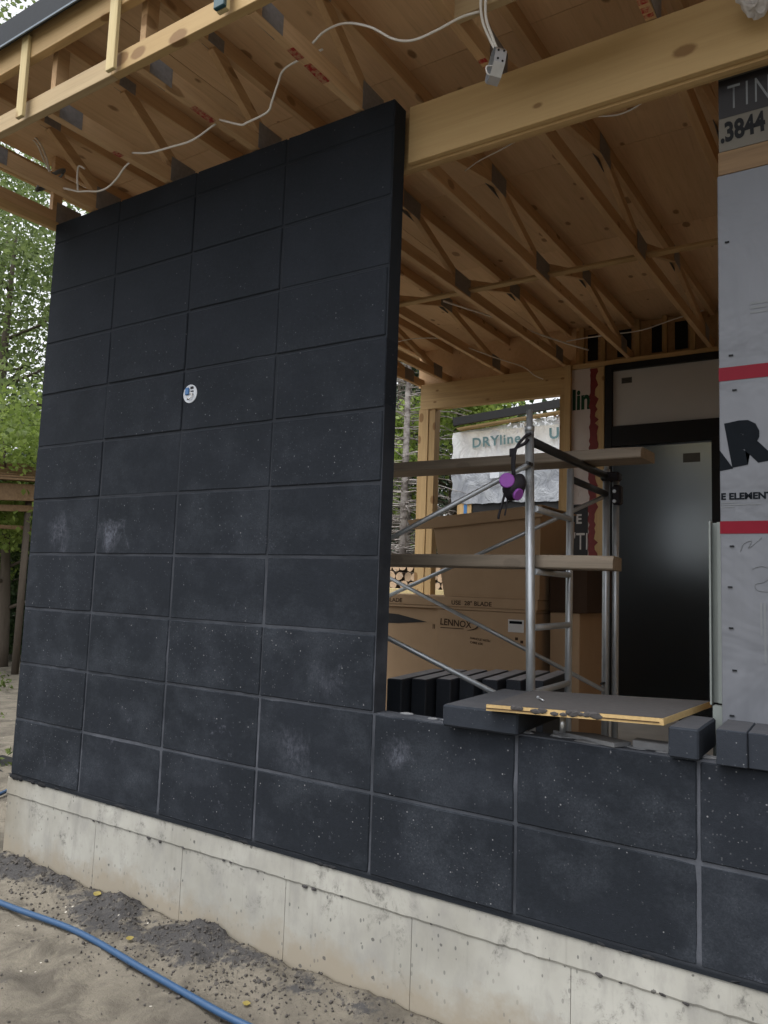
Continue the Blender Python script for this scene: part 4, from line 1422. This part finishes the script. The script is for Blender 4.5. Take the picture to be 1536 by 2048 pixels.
cable("white cable looping from the first inner truss above the rear header",
      [(0.40, 3.2, 3.42), (0.60, 3.4, 3.50), (0.80, 3.6, 3.52), (0.95, 3.8, 3.47), (1.10, 4.2, 3.45), (1.22, 4.5, 3.44), (1.30, 4.62, 3.37), (1.38, 4.66, 3.33)], 0.005)
cable("straight white cable across the dark cavity above the door",
      [(1.66, 4.55, 3.66), (1.9, 4.55, 3.665), (2.15, 4.55, 3.66), (2.4, 4.55, 3.66), (2.7, 4.55, 3.72), (2.95, 4.55, 3.76)], 0.006)
cable("bundle of grey white cable stapled along the second inner truss",
      [(1.30, 2.6, 3.46), (1.38, 3.0, 3.50), (1.50, 3.4, 3.52), (1.62, 3.8, 3.52), (1.75, 4.2, 3.53), (1.9, 4.5, 3.52)], 0.008)
bg = bmesh.new()
bmesh.ops.create_icosphere(bg, subdivisions=4, radius=1, matrix=Matrix.Translation((3.855, 0.02, 3.17)) @ Matrix.Diagonal((0.055, 0.035, 0.075, 1)))
for v in bg.verts:
    v.co += 0.022 * noise.noise_vector(v.co * 22) + 0.008 * noise.noise_vector(v.co * 60)
o = from_bm("plastic_bag", bg, "bag_plastic")
tag(o, "crumpled clear plastic bag stuffed against the top of the beam", "plastic bag")

# ------------------------------------------------------------------ HOSE, LEAVES
hp = [(-1.6, 1.6), (-1.35, 1.05), (-1.07, 0.62), (-1.0, 0.30), (-0.95, -0.05), (-0.5, -0.28), (0.10, -0.345), (0.62, -0.340), (1.10, -0.318), (1.60, -0.362), (2.05, -0.396), (2.5, -0.42), (3.0, -0.62), (3.4, -1.0)]
hpts = [(x, y, ground_h(x, y) + 0.014) for x, y in smooth_path([(a, b, 0) for a, b in hp], 6) for _ in (0,)] if False else []
for q in smooth_path([(a, b, 0) for a, b in hp], 10):
    hpts.append((q.x, q.y, ground_h(q.x, q.y) + 0.015))
hm_ = [max(hpts[max(0, min(len(hpts) - 1, i + k))][2] for k in range(-7, 8)) for i in range(len(hpts))]
hz_ = [sum(hm_[max(0, min(len(hpts) - 1, i + k))] for k in range(-13, 14)) / 27 for i in range(len(hpts))]
hpts = [(x, y, hz_[i] - 0.004) for i, (x, y, z_) in enumerate(hpts)]
tag(tube("garden_hose", hpts, 0.0132, "hose_blue", None, 12), "blue hose snaking across the soil in front of the foundation", "hose")


def fallen_leaf(label, x, y, size, rot, curl=0.3):
    bm = bmesh.new()
    n_ = 7
    z0 = ground_h(x, y) + 0.012
    L_, M_, R2 = [], [], []
    for i in range(n_):
        f = i / (n_ - 1)
        w_ = size * 0.36 * math.sin(math.pi * (0.06 + 0.9 * f)) * (1 + 0.25 * math.sin(f * 19))
        q = Vector(((f - 0.5) * size, 0, 0.3 * curl * size * (2 * f - 1) ** 2))
        M_.append(q)
        L_.append(q + Vector((0, w_, curl * w_ * 0.8)))
        R2.append(q + Vector((0, -w_, curl * w_ * 0.5)))
    m = Matrix.Translation((x, y, z0)) @ Matrix.Rotation(rot, 4, 'Z') @ Matrix.Rotation(0.25, 4, 'X')
    vl = [[bm.verts.new(m @ q) for q in row] for row in (L_, M_, R2)]
    for i in range(n_ - 1):
        bm.faces.new((vl[0][i], vl[0][i + 1], vl[1][i + 1], vl[1][i]))
        bm.faces.new((vl[1][i], vl[1][i + 1], vl[2][i + 1], vl[2][i]))
    o = from_bm("fallen_leaf", bm, "yellow_leaf")
    tag(o, label, "leaf", "yellow leaves fallen on the soil")


fallen_leaf("yellow leaf on the dark clods close to the foundation", 0.90, -0.06, 0.046, 0.2)
fallen_leaf("yellow leaf half tucked beside the blue hose bend", 1.37, -0.245, 0.034, 1.0)
fallen_leaf("pale yellow leaf on the soil near the blue hose end", 2.08, -0.27, 0.032, 0.4, 0.2)


# ------------------------------------------------------------------ FAR WING of the house
wg = thing("house_wing", "far house wing under plastic wrap with a black roof edge", "house", (0, 9.4, GZ))
yw = 9.0
bm = bmesh.new()
nx, nz = 34, 14
gr = []
for i in range(nx + 1):
    row = []
    for j in range(nz + 1):
        fx, fz = i / nx, j / nz
        x = -1.90 + fx * 3.4 + (0.05 * noise.noise(Vector((fz * 6, 2, 0))) if i == 0 else 0)
        ztop = 3.87 + fx * 0.24
        z_ = 2.61 + fz * (ztop - 2.61) + (0.05 * noise.noise(Vector((fx * 14, 5, 0))) if j == 0 else 0)
        y = yw + 0.035 * noise.noise(Vector((x * 3.1, z_ * 2.2, 1.0))) + 0.012 * noise.noise(Vector((x * 11, z_ * 8, 2)))
        row.append(bm.verts.new((x, y, z_)))
    gr.append(row)
for i in range(nx):
    for j in range(nz):
        bm.faces.new((gr[i][j], gr[i + 1][j], gr[i + 1][j + 1], gr[i][j + 1]))
for f in bm.faces:
    f.material_index = 1 if f.calc_center_median().z < 3.26 else 0
ws = from_bm("wrap_sheet", bm, "sheet_plastic", wg, True)
ws.data.materials.append(MAT["grey_plastic"])
for xx in (-1.78, -1.20, -0.60, 0.0, 0.6):
    box("wall_stud", (xx, yw + 0.06, GZ), (xx + 0.10, yw + 0.15, 3.86 + (xx + 1.9) * 0.07), "pine_z", wg)
box("wall_stud", (-1.79, yw + 0.02, GZ), (-1.52, yw + 0.055, 2.66), "pine_z", wg)
box("window_band", (-1.50, yw + 0.03, 1.0), (2.5, yw + 0.16, 2.62), "black_frame", wg)
box("window_pane", (-1.30, yw + 0.02, 1.3), (2.5, yw + 0.029, 2.44), "film_glass", wg)
bar("roof_edge", (-1.80, yw - 0.18, 4.02), (2.6, yw - 0.18, 4.33), 0.06, 0.14, "black_frame", wg)
bar("soffit_board", (-1.76, yw - 0.06, 3.91), (2.6, yw - 0.06, 4.22), 0.16, 0.03, "pine_x", wg)
box("wing_body", (-1.7, yw + 0.17, GZ), (2.6, yw + 6, 3.9), "pine_pale", wg)
box("upper_band", (-1.45, yw + 0.155, 2.63), (2.5, yw + 0.168, 3.30), "grey_sheet", wg)
text("lettering", "DRYline", 0.235, "ink_pale_green", wg, (-1.50, yw - 0.05, 3.57), (R(90), R(-2), 0), bold=0.006, xs=1.02, spacing=1.12)
text("lettering", "U", 0.25, "ink_pale_green", wg, (-0.12, yw - 0.05, 3.62), (R(90), R(-2), 0), bold=0.008)
box("blue_tape", (-1.66, yw + 0.012, 2.3), (-1.60, yw + 0.0185, 2.60), "blue_plastic", wg)
sheet("paper_label", (-1.15, yw - 0.055, 3.02), (-0.98, 0, 3.14), 0.004, "box_plastic", wg)

# ------------------------------------------------------------------ LUMBER, FIREWOOD and SHELTER beyond the porch
lp = thing("lumber_stack", "pale sawn boards stacked outside beyond the porch corner post", "lumber", (-1.3, 6.3, GZ))
for j in range(5):
    for i in range(2):
        box("board", (-2.6 + 0.05 * (j % 2), 6.0 + i * 0.22, 0.60 + j * 0.105), (1.1, 6.2 + i * 0.22, 0.70 + j * 0.105), "pine_pale", lp, 0.004)
for xx in (-2.3, -1.0, 0.5):
    box("bearer", (xx, 5.98, GZ - 0.05), (xx + 0.12, 6.44, 0.599), "pine_x", lp)
fw = thing("firewood_pile", "stacked round firewood logs seen past the pine corner post", "firewood pile", (-2.4, 8.3, GZ))
rng = random.Random(31)
for rI in range(15):
    for cI in range(20):
        r0 = rng.uniform(0.058, 0.082)
        cx = -4.0 + cI * 0.155 + (0.077 if rI % 2 else 0) + rng.uniform(-0.012, 0.012)
        cz = GZ + 0.08 + rI * 0.143 + rng.uniform(-0.01, 0.01)
        if cz > 1.55 + 0.35 * noise.noise(Vector((cx * 0.9, 0, 0))):
            continue
        y0 = 7.98 + rng.uniform(-0.05, 0.05)
        bm = bmesh.new()
        seg = 8
        ph = rng.random() * 6
        F_, K_ = [], []
        for k in range(seg):
            a_ = 2 * math.pi * k / seg
            rr = r0 * (1 + 0.12 * math.sin(a_ * 2 + ph))
            F_.append(bm.verts.new((cx + rr * math.cos(a_), y0, cz + rr * math.sin(a_))))
            K_.append(bm.verts.new((cx + rr * math.cos(a_), y0 + 0.45, cz + rr * math.sin(a_))))
        for k in range(seg):
            bm.faces.new((F_[k], F_[(k + 1) % seg], K_[(k + 1) % seg], K_[k]))
        cap_ = bm.faces.new(F_[::-1])
        cap_.material_index = 1
        me = bpy.data.meshes.new("log")
        bmesh.ops.recalc_face_normals(bm, faces=bm.faces)
        bm.to_mesh(me)
        bm.free()
        me.materials.append(MAT["log_bark"])
        me.materials.append(MAT["log_end"])
        link("log", me, None, fw)

sh = thing("timber_shelter", "weathered timber shelter with a log post beyond the tall screen", "shelter", (-7.5, 4.0, GZ))
bar("front_beam", (-7.0, 2.6, 2.27), (-7.0, 5.2, 2.49), 0.12, 0.26, "barn_board", sh)
bar("under_beam", (-7.1, 2.6, 2.03), (-7.1, 5.2, 2.24), 0.10, 0.10, "barn_board", sh)
bar("cross_rail", (-7.2, 2.6, 1.80), (-7.2, 5.2, 1.90), 0.07, 0.06, "barn_board", sh)
for i in range(8):
    bar("roof_board", (-6.92 - i * 0.26, 2.5, 2.46 + i * 0.06), (-6.92 - i * 0.26, 5.3, 2.69 + i * 0.06), 0.24, 0.03, "barn_board", sh)
for (px_, py_) in ((-7.1, 4.42), (-7.1, 2.75), (-8.7, 4.5), (-8.7, 2.75)):
    tube("log_post", [(px_, py_, GZ - 0.1), (px_, py_, 2.5)], [0.055, 0.05], "bark", sh, 10)


# ------------------------------------------------------------------ VEGETATION
def add_leaves(co, fa, tone, centre, rad, n_, size, rng, flat=0.6, shell=0.35, tones=(0, 1)):
    cx, cy, cz = centre
    for _ in range(n_):
        while True:
            u = Vector((rng.uniform(-1, 1), rng.uniform(-1, 1), rng.uniform(-1, 1)))
            if u.length_squared <= 1 and u.length > shell * rng.random():
                break
        q = Vector((cx + u.x * rad[0], cy + u.y * rad[1], cz + u.z * rad[2]))
        nrm = Vector((rng.gauss(0, 1), rng.gauss(0, 1), rng.gauss(0, 1) + flat)).normalized()
        t = nrm.cross(Vector((rng.gauss(0, 1), rng.gauss(0, 1), rng.gauss(0, 1)))).normalized()
        b = nrm.cross(t)
        s = size * rng.uniform(0.6, 1.3)
        i = len(co)
        co.extend((q - t * s * 0.5, q + b * s * 0.32 - t * 0.05 * s, q + t * s * 0.5, q - b * s * 0.32))
        fa.append((i, i + 1, i + 2, i + 3))
        tn = min(1, max(0, rng.gauss(0.5 * (tones[0] + tones[1]), 0.28)))
        tone.extend((tn,) * 4)


def leaf_mesh(name, co, fa, tone, mat, parent=None):
    me = bpy.data.meshes.new(name)
    me.from_pydata([tuple(c_) for c_ in co], [], fa)
    at = me.attributes.new("leaf_tone", 'FLOAT', 'POINT')
    at.data.foreach_set("value", tone)
    return link(name, me, mat, parent)


def broadleaf(name, label, base, height, rad, leafmat, nleaf, size, seed, cat="tree", group=None, crown_lo=0.25, barkm="bark", clumps=26):
    rng = random.Random(seed)
    t = thing(name, label, cat, base, group)
    bx, by, bz = base
    # trunk with limbs
    bm = bmesh.new()
    lean = Vector((rng.uniform(-0.3, 0.3), rng.uniform(-0.3, 0.3), 0))
    tp = [Vector((bx, by, bz - 0.1)) + lean * (f * f) + Vector((0, 0, height * 0.85 * f)) for f in [i / 7 for i in range(8)]]
    r0 = 0.028 * height / 2 + 0.06
    add_tube(bm, tp, [r0 * (1 - 0.85 * i / 7) for i in range(8)], 9)
    ends = []
    for k in range(11):
        f = 0.25 + 0.65 * k / 11
        s = Vector((bx, by, bz)) + lean * (f * f) + Vector((0, 0, height * 0.85 * f))
        a_ = k * 2.4 + rng.random()
        L = rad * rng.uniform(0.6, 0.95) * (1.1 - 0.5 * f)
        e = s + Vector((math.cos(a_) * L, math.sin(a_) * L, L * rng.uniform(0.3, 0.8)))
        mid_ = (s + e) / 2 + Vector((0, 0, -0.08 * L))
        add_tube(bm, [s, mid_, e], [r0 * 0.35 * (1 - f * 0.6), r0 * 0.22 * (1 - f * 0.5), 0.008], 6)
        ends.append(e)
    from_bm("trunk", bm, barkm, t)
    co, fa, tone = [], [], []
    per = nleaf // clumps
    for k in range(clumps):
        if k < len(ends):
            c_ = ends[k]
        else:
            f = rng.uniform(crown_lo, 1.0)
            rr = rad * (0.35 + 0.75 * math.sin(math.pi * min(1, (f - crown_lo) / (1 - crown_lo) * 0.85 + 0.12)))
            a_ = rng.random() * 6.283
            d_ = rr * math.sqrt(rng.random())
            c_ = Vector((bx + math.cos(a_) * d_, by + math.sin(a_) * d_, bz + height * f))
        q = rad * rng.uniform(0.24, 0.44)
        w_ = rng.uniform(0.0, 0.8)
        add_leaves(co, fa, tone, c_, (q, q, q * 0.7), per, size, rng, tones=(w_ - 0.1, w_ + 0.3))
    leaf_mesh("crown", co, fa, tone, leafmat, t)
    return t


def conifer(label, base, height, rad, seed, dead_to=0.45, needles=9000, barkm="bark", group="dark conifers beyond the porch", tr=0.016, leafmat="needle"):
    rng = random.Random(seed)
    t = thing("conifer_tree", label, "tree", base, group)
    bx, by, bz = base
    bm = bmesh.new()
    r0 = height * tr
    add_tube(bm, [(bx, by, bz - 0.1), (bx + 0.02, by, bz + height * 0.5), (bx, by, bz + height)], [r0, r0 * 0.62, 0.015], 10)
    from_bm("trunk", bm, barkm, t)
    bm = bmesh.new()
    nd = int(26 * height * dead_to)
    for k in range(nd):
        z_ = bz + height * dead_to * rng.uniform(0.06, 1.0)
        a_ = rng.random() * 6.283
        L = rng.uniform(0.35, 1.0) * rad * 0.8
        s = Vector((bx, by, z_))
        e = s + Vector((math.cos(a_) * L, math.sin(a_) * L, rng.uniform(-0.25, 0.12) * L))
        m_ = (s + e) / 2 + Vector((0, 0, 0.06 * L))
        add_tube(bm, [s, m_, e], [0.014, 0.009, 0.003], 4, False)
        for j in range(3):
            f = rng.uniform(0.35, 0.9)
            q = s.lerp(e, f)
            e2 = q + Vector((math.cos(a_ + rng.choice((-0.8, 0.8))) * L * 0.3, math.sin(a_ + rng.choice((-0.8, 0.8))) * L * 0.3, rng.uniform(-0.12, 0.05)))
            add_tube(bm, [q, e2], [0.005, 0.002], 3, False)
    from_bm("dead_branch", bm, "pale_bark", t)
    co, fa, tone = [], [], []
    tiers = 22
    for k in range(tiers):
        f = dead_to * 0.8 + (1 - dead_to * 0.8) * k / tiers
        R0 = rad * (1.05 - f) * 1.35
        for j in range(6):
            a_ = k * 1.1 + j * 1.047 + rng.uniform(-0.3, 0.3)
            c_ = (bx + math.cos(a_) * R0 * 0.55, by + math.sin(a_) * R0 * 0.55, bz + height * f - R0 * 0.12)
            add_leaves(co, fa, tone, c_, (R0 * 0.45, R0 * 0.45, R0 * 0.13 + 0.05), needles // (tiers * 6), 0.11, rng, 0.4, 0.0)
    leaf_mesh("crown", co, fa, tone, leafmat, t)
    return t


# left of the screen
broadleaf("maple_tree", "tall leafy maple rising beyond the timber shelter", (-12.6, 6.9, GZ), 11.5, 3.6, "maple_leaf", 26000, 0.125, 1, crown_lo=0.25, clumps=110)
broadleaf("maple_tree", "dark trunked maple at the far side of the shelter clearing", (-16.5, 8.6, GZ), 14.0, 4.4, "maple_leaf", 22000, 0.15, 2, crown_lo=0.2, clumps=110)
broadleaf("young_maple", "bright green young maple just above the shelter roof", (-8.3, 4.9, GZ), 4.7, 1.9, "bright_leaf", 13000, 0.105, 7, crown_lo=0.5, clumps=60)
broadleaf("forest_tree", "deep shaded understory tree under the shelter roof line", (-13.0, 8.6, GZ), 4.0, 2.6, "dark_leaf", 12000, 0.13, 8, crown_lo=0.05, clumps=36)
broadleaf("forest_tree", "high crowned tree whose twigs show above the roof edge", (-8.5, 1.2, GZ), 15.0, 4.2, "maple_leaf", 20000, 0.10, 12, crown_lo=0.5, clumps=60)
for (lb_, bx_, by_, sd_) in (("dark leafy thicket in the shade right under the shelter beam", -10.2, 5.9, 51), ("dark leafy thicket deeper in the shade behind the shelter posts", -11.6, 7.2, 52)):
    broadleaf("thicket_bush", lb_, (bx_, by_, GZ), 3.0, 1.7, "dark_leaf", 14000, 0.10, sd_, cat="bush", crown_lo=0.03, clumps=44)
# beyond the rear openings
conifer("grey stemmed dead conifer with bare twigs between screen and corner post", (-2.75, 8.8, GZ), 10.0, 1.5, 3, 0.8, 2500, "pale_bark", tr=0.0085)
conifer("slim bare conifer just past the grey stemmed one", (-3.9, 10.9, GZ), 11.0, 1.5, 4, 0.75, 3000, "pale_bark", tr=0.008)
conifer("pale trunked conifer half hidden by the pine corner post", (-2.45, 9.3, GZ), 9.0, 1.0, 5, 0.75, 2500, "pale_bark", tr=0.011)
conifer("dark conifer standing in shade behind the far wing corner", (-3.6, 12.6, GZ), 13.0, 2.2, 6, 0.25, 12000)
conifer("dense dark conifer behind the wing roof edge", (-1.2, 16.5, GZ), 15.0, 2.6, 9, 0.2, 12000)
conifer("tall spruce with bare lower stem above the wing roof", (0.6, 17.5, GZ), 16.0, 2.4, 10, 0.5, 11000)
conifer("spruce farthest along the wing roof", (2.4, 18.0, GZ), 15.0, 2.8, 11, 0.2, 11000)
conifer("dark conifer filling the gap past the bare stems", (-6.4, 14.6, GZ), 14.0, 2.6, 13, 0.12, 13000)
broadleaf("maple_tree", "green maple leaning over the wing beside the corner post", (-3.3, 11.6, GZ), 6.6, 1.7, "bright_leaf", 12000, 0.13, 15, crown_lo=0.55, clumps=36)
broadleaf("maple_tree", "bright green maple crown at the stud end of the wing roof", (0.9, 14.6, GZ), 7.2, 1.8, "bright_leaf", 9000, 0.14, 16, crown_lo=0.55, clumps=30)
broadleaf("red_maple", "rusty red bush topping the wing roof", (-1.35, 14.2, GZ), 5.9, 0.95, "rust_leaf", 5000, 0.12, 17, crown_lo=0.55, clumps=22)

# far wood: dark foliage closing the view; unseen arcs added to cut low skylight
rng = random.Random(77)
co, fa, tone = [], [], []
for k in range(880):
    a_ = R(rng.uniform(84, 128)) if k >= 740 else R(rng.uniform(74, 198)) if k < 420 else R(rng.uniform(-62, 74)) if k < 640 else R(rng.uniform(198, 245))
    d_ = rng.uniform(24, 44)
    q = (0.5 + math.cos(a_) * d_, 2 + math.sin(a_) * d_, GZ + rng.uniform(0, 1) ** 1.3 * (16 if R(84) < a_ < R(128) else 9.5))
    add_leaves(co, fa, tone, q, (2.2, 2.2, 1.7), 75, 0.45, rng, 0.5, 0.2, (0.0, 0.6))
o = leaf_mesh("far_wood", co, fa, tone, "dark_leaf")
tag(o, "dark mass of woodland closing the view, with added unseen arcs that dim the walls", "woodland", kind="stuff")

# weeds along the clearing
rng = random.Random(41)
co, fa, tone = [], [], []
for k in range(260):
    x, y = rng.uniform(-9, -1.2), rng.uniform(0.6, 8.5)
    if y < 1.2 + 0.4 * math.sin(x) and x > -4:
        continue
    if noise.noise(Vector((x * 0.6, y * 0.6, 0))) < -0.05:
        continue
    h_ = rng.uniform(0.04, 0.22)
    add_leaves(co, fa, tone, (x, y, GZ + h_ * 0.6), (0.16, 0.16, h_), 22, 0.07, rng, 0.2)
o = leaf_mesh("ground_weeds", co, fa, tone, "weed")
tag(o, "patchy low weeds on the soil of the clearing", "weeds", kind="stuff")
# flat offcuts lying beyond the corner
ofc = box("roofing_offcut", (-2.4, 1.55, GZ + 0.03), (-1.1, 2.2, GZ + 0.06), "grey_sheet")
tag(ofc, "flat grey sheet lying on the soil past the screen corner", "sheet")
ofc = box("dark_plank", (-2.2, 0.98, GZ - 0.01), (-0.9, 1.30, GZ + 0.055), "black_frame")
tag(ofc, "low black plank lying on the soil past the screen corner", "plank")
